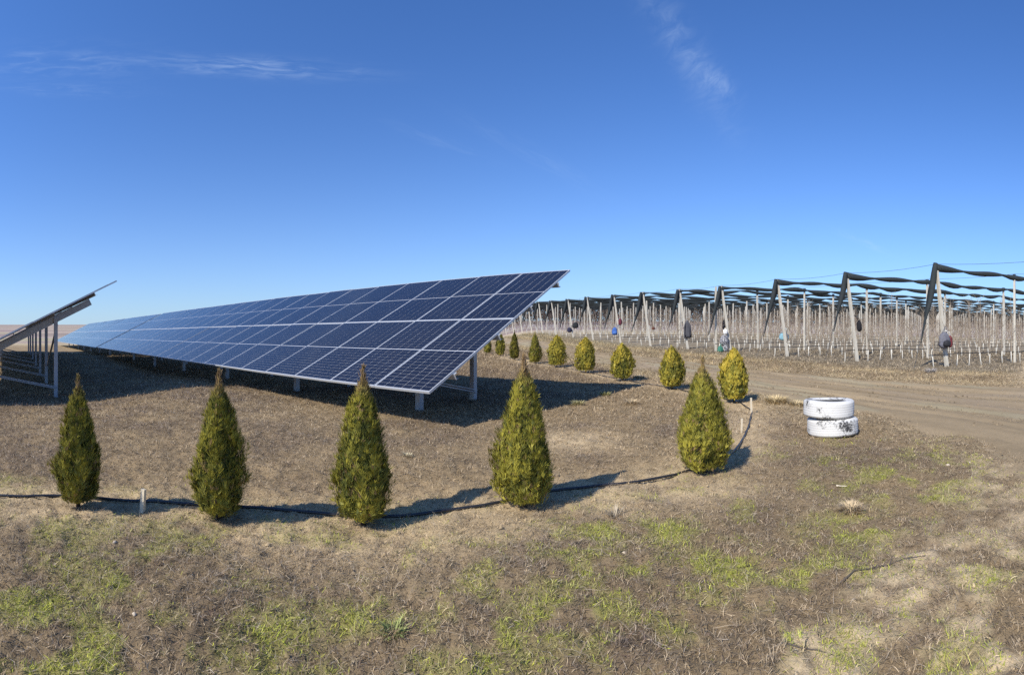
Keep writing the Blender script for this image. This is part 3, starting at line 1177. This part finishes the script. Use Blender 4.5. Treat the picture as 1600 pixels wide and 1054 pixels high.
# fruit trees
def fruit_tree_meshes(seed):
    rs = random.Random(seed)
    h = rs.uniform(2.3, 2.9)
    bx, by = rs.uniform(-.07, .07), rs.uniform(-.04, .04)
    tr = MB()
    tr.tube([(-bx, -by, -.06), (-bx * .3, 0, .26), (0, 0, .50)], [.027, .022, .019], 6)
    trunk = tr.mesh('white_trunk', M['whitetrunk'], True)
    tw = MB()
    tw.tube([(0, 0, .49), (rs.uniform(-.03, .03), 0, 1.3), (rs.uniform(-.05, .05), rs.uniform(-.04, .04), h)], [.022, .014, .005], 5)
    for k in range(38):
        z0 = rs.uniform(.6, h * .95)
        a = rs.uniform(0, 6.28)
        ln = rs.uniform(.18, .55) * (1 - .5 * (z0 / h)) + .08
        up_ = rs.uniform(.25, 1.3)
        d = Vector((math.cos(a), math.sin(a) * .8, up_)).normalized()
        p0 = Vector((0, 0, z0))
        p1 = p0 + d * ln * .55
        p2 = p1 + (d + Vector((0, 0, .35))).normalized() * ln * .6
        tw.tube([p0, p1, p2], [.007, .0055, .003], 3, 0, False)
        if k % 2:
            d2 = Vector((math.cos(a + 1.1), math.sin(a + 1.1), up_)).normalized()
            tw.tube([p1, p1 + d2 * ln * .45], [.005, .0025], 3, 0, False)
    return trunk, tw.mesh('twigs', M['twig'])


TREES = [fruit_tree_meshes(100 + k) for k in range(5)]
spots = []
for i, (x, y) in enumerate(ENDS):
    if i == 0:
        continue
    s = -.75
    while True:
        q = Vector((x, y, 0)) + ROWDIR * s
        s += .68 * random.uniform(.9, 1.1)
        if math.degrees(math.atan2(q.x, q.y)) > 59.5 or s > 205:
            break
        if any(abs(s - .68 - pz) < .12 for pz in (0,)):
            continue
        spots.append((math.hypot(q.x, q.y), q.x, q.y + random.uniform(-.05, .05), i))
spots.sort()
for k, (d, x, y, i) in enumerate(spots[:292]):
    if i == 1:
        lab, grp = 'bare young fruit tree with a whitewashed trunk in the front row nearest the track', 'fruit trees of the front orchard row'
    elif i == 2:
        lab, grp = 'bare young whitewashed fruit tree in the second row, level with the black round bag', 'fruit trees of the second orchard row'
    elif i == 3:
        lab, grp = 'bare young whitewashed fruit tree in the third row, level with the pale blue bag', 'fruit trees of the third orchard row'
    elif i <= 9:
        nth = ('fourth', 'fifth', 'sixth', 'seventh', 'eighth', 'ninth')[i - 4]
        by = ('camouflage bag', 'long dark grey jacket', 'small brown pouch', 'bright blue backpack', 'post past the backpack', 'two dark bags')[i - 4]
        lab, grp = 'bare whitewashed fruit tree in the %s row, level with the %s' % (nth, by), 'fruit trees of the %s orchard row' % nth
    else:
        lab, grp = 'bare whitewashed fruit tree in the far orchard rows beyond the two dark bags', 'fruit trees of the rows farther back'
    sc = random.uniform(.88, 1.12)
    t = thing('fruit_tree', lab, 'fruit tree', (x, y, tz_(x, y)), random.uniform(0, 6.28), grp)
    t.scale = (sc, sc, sc)
    a, b_ = TREES[k % 5]
    obj('white_trunk', a, t, (0, 0, 0), (random.uniform(-.06, .06), random.uniform(-.06, .06), 0))
    obj('twigs', b_, t)


def far_orchard():
    """the rest of the rows: trunks and twigs too far away to pick apart"""
    rs = np.random.default_rng(5)
    P = np.array([(x, y) for d, x, y, i in spots[292:]])
    z = terrain(P[:, 0], P[:, 1])
    n = len(P)
    V, Tn, Cn = [], [], []
    # trunks: two crossed thin prisms -> 3-sided columns
    for kind in range(2):
        r0 = .030 if kind == 0 else .016
        z0, z1 = (0, .56) if kind == 0 else (.56, 2.5)
        vs = []
        for zz, r in ((z0, r0), (z1, r0 * (.9 if kind == 0 else .4))):
            for a in (0, 2.09, 4.19):
                vs.append(np.stack([P[:, 0] + math.cos(a) * r, P[:, 1] + math.sin(a) * r, z + zz], 1))
        v = np.stack(vs, 1)
        base = np.arange(n)[:, None] * 6
        tr = np.concatenate([base + t for t in ([0, 1, 4], [0, 4, 3], [1, 2, 5], [1, 5, 4], [2, 0, 3], [2, 3, 5])])
        col = np.array([.76, .74, .68]) if kind == 0 else np.array([.22, .16, .14])
        V.append(v.reshape(-1, 3)); Tn.append(tr); Cn.append(np.tile(col, (n * 6, 1)))
    k = 24
    Q = np.repeat(np.column_stack([P, z]), k, 0)
    m_ = len(Q)
    zz = rs.uniform(.55, 2.55, m_)
    a = rs.uniform(0, 6.28, m_)
    ln = rs.uniform(.2, .6, m_) * (1.15 - .3 * zz)
    u = rs.uniform(.3, 1.4, m_)
    d = np.stack([np.cos(a), np.sin(a), u], 1)
    d /= np.linalg.norm(d, axis=1)[:, None]
    p0 = Q + np.stack([np.zeros(m_), np.zeros(m_), zz], 1)
    p1 = p0 + d * ln[:, None]
    sd_ = np.stack([-np.sin(a), np.cos(a), np.zeros(m_)], 1) * .011
    v = np.stack([p0 - sd_, p0 + sd_, p1], 1).reshape(-1, 3)
    V.append(v); Tn.append(np.arange(m_ * 3).reshape(-1, 3))
    cc = np.array([.295, .24, .18]) * rs.uniform(.7, 1.25, (m_, 1))
    Cn.append(np.repeat(cc, 3, 0))
    off = 0
    T2 = []
    for v, t in zip(V, Tn):
        T2.append(t + off)
        off += len(v)
    me = mesh_np('far_fruit_trees', np.concatenate(V), np.concatenate(T2), np.concatenate(Cn))
    me.materials.append(M['blade'])
    o = obj('far_fruit_trees', me)
    tag(o, 'mass of bare purple-brown fruit trees filling the far rows under the nets', 'fruit trees', None, 'stuff')


far_orchard()


def far_belt():
    """bare dark windbreak behind the last orchard rows"""
    rs = np.random.default_rng(8)
    n = 70000
    s = rs.uniform(-30, 330, n)
    q = rs.normal(0, 2.2, n)
    x = -14 + s * ROWDIR.x + q * .2
    y = 140 + s * ROWDIR.y + q
    hmax = 4.5 + 1.9 * vnoise(s * .22, 0 * s, 71) + .8 * vnoise(s * .9, 0 * s, 73)
    z = terrain(x, y) + hmax * np.sqrt(rs.uniform(0, 1, n)) * rs.uniform(.2, 1, n) ** .4
    d = rs.normal(0, 1, (n, 3)) * np.array([.5, .5, .9]) + np.array([0, 0, .5])
    d *= rs.uniform(.3, .9, n)[:, None]
    sd_ = rs.normal(0, .13, (n, 3))
    p = np.stack([x, y, z], 1)
    v = np.stack([p - sd_, p + sd_, p + d], 1).reshape(-1, 3)
    c = np.repeat(np.array([.085, .070, .062]) * rs.uniform(.5, 1.5, (n, 1)), 3, 0)
    me = mesh_np('far_windbreak', v, np.arange(n * 3).reshape(-1, 3), c)
    me.materials.append(M['blade'])
    tag(obj('far_windbreak', me), 'dark bare windbreak closing off the orchard behind the last nets', 'windbreak', None, 'stuff')


far_belt()


# ------------------------------------------------------------------ things hung on the posts
def lumpy(mb, cx, cy, cz, a, c, h, seed, mi=0, p=2.6, squash_top=.8, rings=11, n=18, fold=.15):
    """soft stuffed shape: rounded box in plan, bulging, with folds"""
    vs = []
    for i in range(rings):
        u = i / (rings - 1)
        zz = -h / 2 + h * u
        prof = max(.06, (1 - abs(2 * u - 1) ** 3.2)) ** .5 * (1 - (1 - squash_top) * u)
        for j in range(n):
            t = 2 * math.pi * j / n
            ct, st = math.cos(t), math.sin(t)
            k = (abs(ct) ** p + abs(st) ** p) ** (-1 / p)
            w_ = 1 + fold * math.sin(t * 5 + seed + u * 4) + fold * .8 * (float(vnoise(t * 2 + seed, u * 4, seed)) - .5)
            vs.append((cx + a / 2 * ct * k * prof * w_, cy + c / 2 * st * k * prof * w_, cz + zz))
    fs = [(i * n + j, i * n + (j + 1) % n, (i + 1) * n + (j + 1) % n, (i + 1) * n + j) for i in range(rings - 1) for j in range(n)]
    fs += [tuple(range(n - 1, -1, -1)), tuple(range((rings - 1) * n, rings * n))]
    mb.add(vs, fs, mi)


def hang_point(i, hgt):
    """a place on leaning post i at that height"""
    x, y = ENDS[i]
    u = hgt / TOP
    return x - .62 * u, y + .05 * u, tz_(x, y) + hgt


def bag(name, label, cat, i, hgt, dx, dy, a, c, h, col, seed, pocket=None, strap=True, strapcol=None, rz=0.0, topw=.75, grp=None):
    px, py, pz = hang_point(i, hgt)
    t = thing(name, label, cat, (px + dx, py + dy, pz), rz, grp)
    f = fabric(label[:24], col)
    mb = MB()
    lumpy(mb, 0, 0, 0, a, c, h, seed, 0, 2.8, topw)
    mb.build('body', f, t, True)
    if pocket is not None:
        pb = MB()
        lumpy(pb, 0, -c * .45, -h * .18, a * .72, c * .5, h * .42, seed + 3, 0, 3.0, .9, 7, 12, .04)
        pb.build('pocket', fabric(label[:20] + ' pocket', pocket), t, True)
    if strap:
        sb = MB()
        e = Vector((-dx, -dy - .02, h * .5 + .22))
        for sx in (-.25, .25):
            p0 = Vector((a * sx, 0, h * .42))
            m_ = (p0 + e) / 2 + Vector((sx * .12, -.05, .03))
            sb.tube([p0, m_, e], .012, 5)
        sb.build('strap', fabric(label[:20] + ' strap', strapcol or col), t, True)
    return t


# front post: grey backpack and dark red bag
bag('backpack', 'grey backpack with a black lower pocket hung on the front leaning post', 'backpack', 1, 1.03, -.22, -.16, .54, .34, .64, (.14, .14, .165), 3, (.03, .03, .035))
bag('shoulder_bag', 'dark red bag squeezed between the grey backpack and its post', 'bag', 1, .98, .12, -.15, .24, .20, .46, (.16, .035, .04), 8, None, True, (.75, .73, .70))
bag('shoulder_bag', 'black round bag hanging high on the second leaning post', 'bag', 2, 1.58, .24, -.10, .22, .24, .52, (.018, .017, .02), 5)
bag('carrier_bag', 'pale blue carrier bag behind a leaning post', 'bag', 3, 1.02, .02, .19, .58, .26, .42, (.20, .36, .43), 9, None, True, (.45, .6, .62))
bag('backpack', 'black backpack hanging behind the post over the white canister', 'backpack', 4, 1.62, -.05, .20, .34, .22, .66, (.02, .02, .025), 12)
bag('shoulder_bag', 'small brown pouch on a cord beside a leaning post', 'bag', 6, 1.28, .36, -.02, .26, .14, .20, (.12, .05, .035), 15)
bag('backpack', 'bright blue backpack hung low on a leaning post', 'backpack', 7, .95, -.42, -.12, .46, .30, .64, (.05, .12, .36), 17, (.07, .16, .44))
bag('shoulder_bag', 'dark red bag hung higher on the post of the blue backpack', 'bag', 7, 1.72, .16, -.12, .32, .22, .54, (.12, .03, .045), 19)
bag('shoulder_bag', 'upper black bag of the two on a far leaning post', 'bag', 9, 1.25, .34, -.12, .62, .30, .62, (.025, .028, .03), 23)
bag('shoulder_bag', 'lower dark navy bag of the two on a far leaning post', 'bag', 9, .78, -.34, -.12, .52, .30, .52, (.03, .03, .06), 26)
# camouflage bag, canister, green sack at the camouflage post
x4, y4 = ENDS[4]
z4 = tz_(x4, y4)
m, b, p, out = new_mat('camouflage cloth')
co = b.node('ShaderNodeTexCoord')
n_ = b.noise(co.outputs['Object'], 9, 2, .5)
c1 = b.mix(b.ramp(n_, .46, .50), (.05, .05, .06, 1), (.26, .26, .28, 1))
c1 = b.mix(b.ramp(b.noise(co.outputs['Object'], 14, 2, .5), .56, .59), c1, (.55, .54, .52, 1))
b.put(p.inputs['Base Color'], c1)
p.inputs['Roughness'].default_value = .85
t = thing('camouflage_bag', 'grey camouflage bag hanging in tatters below the white canister', 'bag', (x4 - .52, y4 - .15, z4 + .62))
mb = MB()
lumpy(mb, 0, 0, .08, .56, .3, .62, 31, 0, 2.4, .8)
lumpy(mb, .06, 0, -.36, .30, .22, .52, 35, 0, 2.4, .9)
mb.build('body', m, t, True)
t = thing('canister', 'white plastic canister standing on the camouflage bag', 'canister', (x4 - .46, y4 - .15, z4 + 1.02))
mb = MB()
lumpy(mb, 0, 0, .17, .26, .18, .34, 41, 0, 4.5, .95, 9, 16, .01)
mb.build('body', grain_mat('white plastic', (.78, .78, .76), .45, 0, 20, .05), t, True)
mb = MB()
mb.tube([(0, 0, .33), (0, 0, .40)], .04, 10)
mb.build('cap', M['stake'], t, True)
t = thing('plastic_sack', 'green plastic sack on the ground beside the camouflage bag', 'sack', (x4 - .82, y4 - .25, z4 + .17))
mb = MB()
lumpy(mb, 0, 0, 0, .36, .3, .40, 47, 0, 2.4, .7)
mb.build('body', fabric('green plastic', (.05, .17, .12), .5), t, True)
mb = MB()
mb.tube([(0, 0, .17), (.02, 0, .24), (.05, 0, .28)], [.05, .03, .06], 7)
mb.build('neck', fabric('green plastic neck', (.06, .19, .14), .5), t, True)
# second, upright partner post at the camouflage bag
tag(obj('orchard_post', POST, None, (x4 - .85, y4 + .35, z4)), 'upright white post standing next to the camouflage bag', 'post', 'upright orchard posts')
# long dark jacket
px, py, pz = hang_point(5, 1.25)
t = thing('jacket', 'long dark grey jacket hanging on a leaning orchard post', 'jacket', (px + .05, py - .14, pz))
mb = MB()
vs, n, rings = [], 18, 10
for i in range(rings):
    u = i / (rings - 1)
    zz = .62 - 1.12 * u
    wd_ = np.interp(u, [0, .08, .2, .5, .85, 1], [.07, .16, .30, .42, .50, .46])
    dp_ = np.interp(u, [0, .2, 1], [.06, .14, .20])
    for j in range(n):
        a = 2 * math.pi * j / n
        fold = 1 + (.05 + .13 * u) * math.sin(a * 6 + 1.3 + u) + .05 * math.sin(a * 11)
        vs.append((math.cos(a) * wd_ / 2 * fold + .05 * u, math.sin(a) * dp_ / 2 * fold, zz + (.06 * math.sin(a * 3 + 1) if i == rings - 1 else 0)))
mb.add(vs, [(i * n + j, i * n + (j + 1) % n, (i + 1) * n + (j + 1) % n, (i + 1) * n + j) for i in range(rings - 1) for j in range(n)] + [tuple(range(n - 1, -1, -1)), tuple(range((rings - 1) * n, rings * n))])
mb.build('body', fabric('grey jacket cloth', (.085, .085, .095)), t, True)
for sx in (-1, 1):
    sb = MB()
    sb.tube([(sx * .10, -.02, .46), (sx * .20, -.06, .15), (sx * .19 + .03, -.09, -.30), (sx * .17 + .03, -.08, -.42)], [.05, .062, .055, .045], 8)
    sb.build('sleeve', fabric('grey jacket sleeve', (.06, .06, .07)), t, True)


# ------------------------------------------------------------------ ground cover
def scatter(n, rmin, rmax, dens_pow, r0, amax=67):
    """polar scatter, denser near the viewer's edge of the lawn"""
    rr = np.linspace(rmin, rmax, 4000)
    pdf = rr * np.where(rr < r0, 1.0, (r0 / rr) ** dens_pow)
    cdf = np.cumsum(pdf)
    cdf /= cdf[-1]
    r = np.interp(RNG.uniform(0, 1, n), cdf, rr)
    a = np.radians(RNG.uniform(-amax, amax, n))
    return r * np.sin(a), r * np.cos(a), r


def blades(x, y, length, width, flat, tint, curl=.3, lift=0.0):
    """one bent blade (two triangles) per place"""
    n = len(x)
    z = ground_z(x, y) + lift
    a = RNG.uniform(0, 2 * np.pi, n)
    u = flat
    d = np.stack([np.cos(a), np.sin(a), u], 1)
    d /= np.linalg.norm(d, axis=1)[:, None]
    sd_ = np.stack([-np.sin(a), np.cos(a), RNG.normal(0, .5, n)], 1)
    sd_ /= np.linalg.norm(sd_, axis=1)[:, None]
    p0 = np.stack([x, y, z], 1)
    mid = p0 + d * (length * .55)[:, None]
    d2 = d + np.stack([RNG.normal(0, curl, n), RNG.normal(0, curl, n), RNG.normal(-.2, curl, n)], 1)
    tip = mid + d2 * (length * .5)[:, None]
    tip[:, 2] = np.maximum(tip[:, 2], z + .002)
    wv = sd_ * (width * .5)[:, None]
    v = np.stack([p0 - wv * .7, p0 + wv * .7, mid + wv * .8, mid - wv * .8, tip], 1).reshape(-1, 3)
    q = np.arange(n)[:, None] * 5
    tr = np.concatenate([q + [0, 1, 2], q + [0, 2, 3], q + [3, 2, 4]])
    return v, tr, np.repeat(tint, 5, 0)


def stuff(name, data, label, cat):
    v, tr, c = data
    me = mesh_np(name, v, tr, c)
    me.materials.append(M['blade'])
    o = obj(name, me)
    tag(o, label, cat, None, 'stuff')
    return o


def pick(x, y, prob):
    k = RNG.uniform(0, 1, len(x)) < prob
    return x[k], y[k], k


def dry_turf():
    x, y, r = scatter(430000, 1.3, 34, 1.75, 3.2)
    f = soil_fields(x, y)
    keep = (1 - .93 * f['road']) * (1 - .88 * f['sand']) * (1 - .55 * f['tan'])
    k = RNG.uniform(0, 1, len(x)) < keep
    x, y, r = x[k], y[k], r[k]
    f = {a: b_[k] for a, b_ in f.items()}
    n = len(x)
    c = soil_colour(x, y, f)
    pick_ = RNG.uniform(0, 1, n)
    pale = np.array([.62, .49, .32])
    dark = np.array([.11, .080, .058])
    c = np.where((pick_ < .22)[:, None], c * .4 + pale * .6, c)
    c = np.where((pick_ > .72)[:, None], c * .35 + dark * .65, c)
    c = c * RNG.uniform(.6, 1.45, (n, 1))
    grow = np.maximum(1, r / 4.0) ** .8
    ln = RNG.uniform(.014, .046, n) * grow
    wd = RNG.uniform(.0020, .0048, n) * grow ** 1.15
    return blades(x, y, ln, wd, np.abs(RNG.normal(.5, .5, n)), c, .35)


def weeds():
    x, y, r = scatter(260000, 1.3, 18, 1.5, 3.0)
    f = soil_fields(x, y)
    pr = np.clip(f['purple'] * 1.0, 0, 1) * (1 - .95 * f['road']) * (1 - .75 * f['dust']) * (1 - .85 * f['sand']) * (1 - .8 * f['tan'])
    k = RNG.uniform(0, 1, len(x)) < pr
    x, y, r = x[k], y[k], r[k]
    n = len(x)
    g = np.maximum(1, r / 4.0) ** .7
    c = np.array([.212, .153, .106]) * RNG.uniform(.45, 1.9, (n, 1)) + RNG.uniform(-.012, .012, (n, 3))
    pale = RNG.uniform(0, 1, n) < .24
    c[pale] = np.array([.52, .44, .34]) * RNG.uniform(.7, 1.2, (pale.sum(), 1))
    return blades(x, y, RNG.uniform(.02, .062, n) * g, RNG.uniform(.0014, .0030, n) * g, np.abs(RNG.normal(.4, .5, n)), c, .6)


def green_grass():
    x, y, r = scatter(330000, 1.3, 12, 1.3, 3.0)
    f = soil_fields(x, y)
    pr = np.clip(f['green'] * 1.15, 0, 1) * (1 - .9 * f['road'])
    k = RNG.uniform(0, 1, len(x)) < pr
    x, y, r = x[k], y[k], r[k]
    n = len(x)
    g = np.maximum(1, r / 4.0) ** .7
    q = RNG.uniform(0, 1, (n, 1))
    c = np.array([.52, .51, .075]) * q + np.array([.26, .31, .055]) * (1 - q)
    c = c * RNG.uniform(.7, 1.3, (n, 1))
    return blades(x, y, RNG.uniform(.012, .034, n) * g, RNG.uniform(.002, .0046, n) * g, np.abs(RNG.normal(.7, .6, n)), c, .4)


def stalks():
    x, y, r = scatter(75000, 1.4, 9, 1.2, 3.0)
    f = soil_fields(x, y)
    pr = np.clip(f['stalk'] * .5 + .06 + .12 * f['purple'], 0, 1) * (1 - f['road']) * (1 - .8 * f['sand'])
    k = RNG.uniform(0, 1, len(x)) < pr
    x, y, r = x[k], y[k], r[k]
    n = len(x)
    c = np.array([.47, .39, .29]) * RNG.uniform(.35, 1.2, (n, 1))
    return blades(x, y, RNG.uniform(.04, .15, n), RNG.uniform(.0009, .0020, n) * np.maximum(1, r / 4), np.abs(RNG.normal(.10, .16, n)), c, .35, .012)


def verge_straw():
    n0 = 160000
    y = RNG.uniform(3, 62, n0)
    l, rr = road_lr(y)
    side = RNG.uniform(0, 1, n0)
    x = np.where(side < .2, l - np.abs(RNG.normal(.1, .5, n0)), rr + RNG.uniform(-.3, 5.5, n0))
    f = soil_fields(x, y)
    k = RNG.uniform(0, 1, n0) < np.clip(f['straw'] * .9 + .08, 0, 1) * (1 - f['road'])
    x, y = x[k], y[k]
    f = {a: b_[k] for a, b_ in f.items()}
    r = np.hypot(x, y)
    n = len(x)
    g = np.maximum(1, r / 12)
    s = f['straw'][:, None]
    c = (np.array([.60, .47, .27]) * s + np.array([.33, .28, .17]) * (1 - s)) * RNG.uniform(.6, 1.25, (n, 1))
    return blades(x, y, RNG.uniform(.05, .15, n) * g ** .5, RNG.uniform(.004, .008, n) * g, np.abs(RNG.normal(.5, .5, n)), c, .5)


stuff('dry_turf', dry_turf(), 'short dry brown turf covering the whole lawn', 'dry grass')
stuff('dead_weeds', weeds(), 'matted purple-brown dead weeds in the foreground lawn', 'weeds')
stuff('green_grass', green_grass(), 'patches of fresh green grass sprouting in the foreground', 'grass')
stuff('dry_stalks', stalks(), 'pale dry stalks lying loose over the foreground weeds', 'stalks')
stuff('straw_verge', verge_straw(), 'yellow straw grass along both verges of the earth track', 'straw')


def tussocks():
    # small matted tufts, twenty blades each, so that the turf breaks up into clumps
    x, y, r = scatter(22000, 1.3, 15, 1.45, 3.2)
    f = soil_fields(x, y)
    k = RNG.uniform(0, 1, len(x)) < (.12 + .5 * f['n2'] + .25 * f['green']) * (1 - .97 * f['road']) * (1 - .75 * f['sand']) * (1 - .7 * f['tan'])
    x, y, r = x[k], y[k], r[k]
    f = {a: b_[k] for a, b_ in f.items()}
    n, m_ = len(x), 20
    g = np.clip(f['green'] * 1.2, 0, 1)[:, None]
    pu = np.clip(f['purple'], 0, 1)[:, None]
    dry = np.array([.47, .37, .24]) * (1 - pu) + np.array([.27, .21, .165]) * pu
    col = (dry * (1 - g) + np.array([.42, .43, .080]) * g) * RNG.uniform(.65, 1.3, (n, 1))
    size = RNG.lognormal(-3.65, .35, n) * np.maximum(1, r / 5) ** .6
    X, Yy, S, Cc, Rr = (np.repeat(q, m_, 0) for q in (x, y, size, col, r))
    a = RNG.uniform(0, 2 * np.pi, len(X))
    q = np.sqrt(RNG.uniform(0, 1, len(X))) * S * .7
    X, Yy = X + np.cos(a) * q, Yy + np.sin(a) * q
    return blades(X, Yy, S * RNG.uniform(.5, 1.35, len(X)), RNG.uniform(.0016, .0036, len(X)) * np.maximum(1, Rr / 4), np.abs(RNG.normal(.9, .6, len(X))),
                  Cc * RNG.uniform(.6, 1.4, (len(X), 1)), .5)


stuff('grass_tussocks', tussocks(), 'small matted clumps of dry and greening grass over the lawn', 'grass')


# clods and crumbs of soil
def clods():
    x, y, r = scatter(60000, 1.4, 11, 1.6, 3.0)
    f = soil_fields(x, y)
    k = RNG.uniform(0, 1, len(x)) < np.clip(.15 + f['tan'] * .9 + f['sand'] * .5, 0, 1) * (1 - .8 * f['road'])
    x, y, r = x[k], y[k], r[k]
    n = len(x)
    s = np.clip(RNG.lognormal(-5.2, .5, n), .002, .02) * np.maximum(1, r / 5)
    z = ground_z(x, y)
    dirs = np.array([(1, 0, 0), (-.5, .87, 0), (-.5, -.87, 0), (0, 0, 1.0), (0, 0, -.4)])
    v = np.stack([x, y, z], 1)[:, None, :] + dirs[None] * s[:, None, None] * RNG.uniform(.6, 1.4, (n, 5, 1))
    q = np.arange(n)[:, None] * 5
    tr = np.concatenate([q + t for t in ([0, 1, 3], [1, 2, 3], [2, 0, 3])])
    c = soil_colour(x, y) * RNG.uniform(.75, 1.3, (n, 1))
    return v.reshape(-1, 3), tr, np.repeat(c, 5, 0)


def road_gravel():
    n = 26000
    y = RNG.uniform(1.5, 34, n)
    l, r = road_lr(y)
    x = l + (r - l) * RNG.uniform(-.04, 1.04, n)
    k = RNG.uniform(0, 1, n) < ss(.35, .7, fbm(x, y, 1.3, 3, 91))
    x, y = x[k], y[k]
    n = len(x)
    s = np.clip(RNG.lognormal(-4.6, .55, n), .004, .035) * np.maximum(1, np.hypot(x, y) / 14)
    z = ground_z(x, y) + .02
    dirs = np.array([(1, 0, 0), (-.5, .87, 0), (-.5, -.87, 0), (0, 0, .8)])
    v = np.stack([x, y, z], 1)[:, None, :] + dirs[None] * s[:, None, None] * RNG.uniform(.6, 1.4, (n, 4, 1))
    q = np.arange(n)[:, None] * 4
    tr = np.concatenate([q + t for t in ([0, 1, 3], [1, 2, 3], [2, 0, 3])])
    c = C_ROAD * RNG.uniform(.6, 1.35, (n, 1))
    return v.reshape(-1, 3), tr, np.repeat(c, 4, 0)


stuff('track_gravel', road_gravel(), 'small stones and clods strewn on the earth track', 'gravel')
stuff('soil_crumbs', clods(), 'small crumbs of dry soil strewn along the hose', 'soil')


# separate tufts
def tuft(x, y, h, wd, n, col, label, name='grass_tuft', grp=None):
    rs = RNG
    a = rs.uniform(0, 6.28, n)
    rr = np.sqrt(rs.uniform(0, 1, n)) * wd * .3
    px, py = x + np.cos(a) * rr, y + np.sin(a) * rr
    z = ground_z(px, py)
    out_ = rs.uniform(.15, 1.0, n)
    d = np.stack([np.cos(a) * out_, np.sin(a) * out_, np.ones(n)], 1) + rs.normal(0, .25, (n, 3))
    d /= np.linalg.norm(d, axis=1)[:, None]
    ln = h * rs.uniform(.5, 1.25, n)
    p0 = np.stack([px, py, z - .005], 1)
    mid = p0 + d * (ln * .6)[:, None]
    tip = mid + (d + np.stack([np.cos(a) * .6, np.sin(a) * .6, -.5 * np.ones(n)], 1)) * (ln * .42)[:, None]
    s = np.stack([-np.sin(a), np.cos(a), np.zeros(n)], 1) * (rs.uniform(.002, .005, n) * max(1, y / 6))[:, None]
    v = np.stack([p0 - s, p0 + s, mid + s * .8, mid - s * .8, tip], 1).reshape(-1, 3) - np.array([x, y, gz(x, y)])
    q = np.arange(n)[:, None] * 5
    tr = np.concatenate([q + [0, 1, 2], q + [0, 2, 3], q + [3, 2, 4]])
    c = np.repeat(np.array(col) * rs.uniform(.6, 1.25, (n, 1)), 5, 0)
    me = mesh_np(name, v, tr, c)
    me.materials.append(M['blade'])
    o = obj(name, me, None, (x, y, gz(x, y)))
    tag(o, label, 'grass tuft', grp or 'separate tufts of dry grass')


STR = (.62, .49, .31)
tuft(2.36, 2.97, .085, .22, 420, STR, 'pale straw tuft alone in the green right foreground')
tuft(1.21, 9.24, .12, .30, 240, (.55, .49, .25), 'yellow-green tuft at the edge of the panel shadow')
tuft(1.93, 10.41, .12, .32, 240, (.50, .46, .20), 'small yellow-green tuft farther back at the shadow edge')
tuft(2.21, 9.12, .12, .34, 260, STR, 'pale tuft in the sun beyond the shadow edge')
tuft(4.75, 8.25, .15, .62, 700, (.66, .52, .29), 'wide golden straw tuft at the track edge by the golden thuja')
tuft(5.0, 7.90, .11, .45, 420, (.64, .51, .30), 'straw tuft between the golden thuja and the painted tyres')
tuft(-.52, 2.19, .055, .16, 70, (.30, .33, .12), 'dark green grass tuft in the bottom foreground')
tuft(4.35, 11.3, .12, .5, 300, STR, 'pale straw tuft at the track edge beside the rusty thuja')
tuft(3.55, 13.9, .13, .5, 300, STR, 'pale straw tuft behind the green-gold thuja at the track')
tuft(-1.11, 5.25, .035, .22, 130, (.60, .52, .34), 'flat cream rosette of dead leaves on the lawn before the panels')
tuft(12.2, 11.2, .22, .5, 220, (.50, .46, .42), 'wispy grey tuft on the verge before the grey backpack post')
tuft(.75, 3.62, .10, .16, 60, (.42, .35, .25), 'thin pale tuft right of the plump cone thuja')


def stone(x, y, s, seed, label):
    mb = MB()
    lumpy(mb, 0, 0, s * .2, s * 1.5, s, s * .7, seed, 0, 2.3, .7, 6, 9, .12)
    o = mb.build('stone', M['stone'], None, True)
    o.location = (x, y, gz(x, y))
    o.rotation_euler = (0, 0, seed)
    tag(o, label, 'stone', 'pale stones in the lawn')


stone(3.85, 3.30, .035, 2, 'larger pale stone in the dark weeds by the track')
stone(4.10, 3.22, .024, 4, 'smaller pale stone right of the larger one')
stone(.66, 2.92, .022, 6, 'flat pale stone in the middle foreground')
stone(-1.62, 1.75, .022, 9, 'small pinkish pale stone in the left foreground')
stone(-2.27, 2.27, .026, 11, 'brown clod-like stone left among dry stalks')


def branch(x, y, pts, rad, matname, label, name='fallen_branch', forks=()):
    mb = MB()
    z0 = gz(x, y)
    path = [(px, py, gz(x + px, y + py) - z0 + rad + .004) for px, py in pts]
    mb.tube(path, [rad * (1 - .6 * k / (len(path) - 1)) for k in range(len(path))], 6)
    for k, dx, dy in forks:
        a = path[k]
        mb.tube([a, (a[0] + dx * .5, a[1] + dy * .5, a[2] + .015), (a[0] + dx, a[1] + dy, a[2] + .01)], [rad * .6, rad * .45, rad * .2], 5)
    o = mb.build(name, M[matname], None, True)
    o.location = (x, y, z0)
    tag(o, label, 'branch', None)


branch(1.76, 2.16, [(-.12, .0), (0, .03), (.10, .015), (.22, -.02), (.33, -.03), (.45, -.09)], .0038, 'drywood', 'dark fallen branch lying over the bare sand at right',
       forks=((1, .08, .07), (2, .09, -.05), (3, .10, .06), (4, .05, -.09)))
branch(1.17, 1.78, [(-.06, .05), (0, .02), (.05, -.02), (.08, -.10)], .0035, 'drywood', 'thin curved twig on the sand at the bottom right', forks=((1, .05, .04),))
branch(2.68, 3.52, [(-.03, .03), (0, .01), (.035, -.04)], .008, 'stake', 'white broken stick lying in the weeds left of the green patch', 'broken_stick')
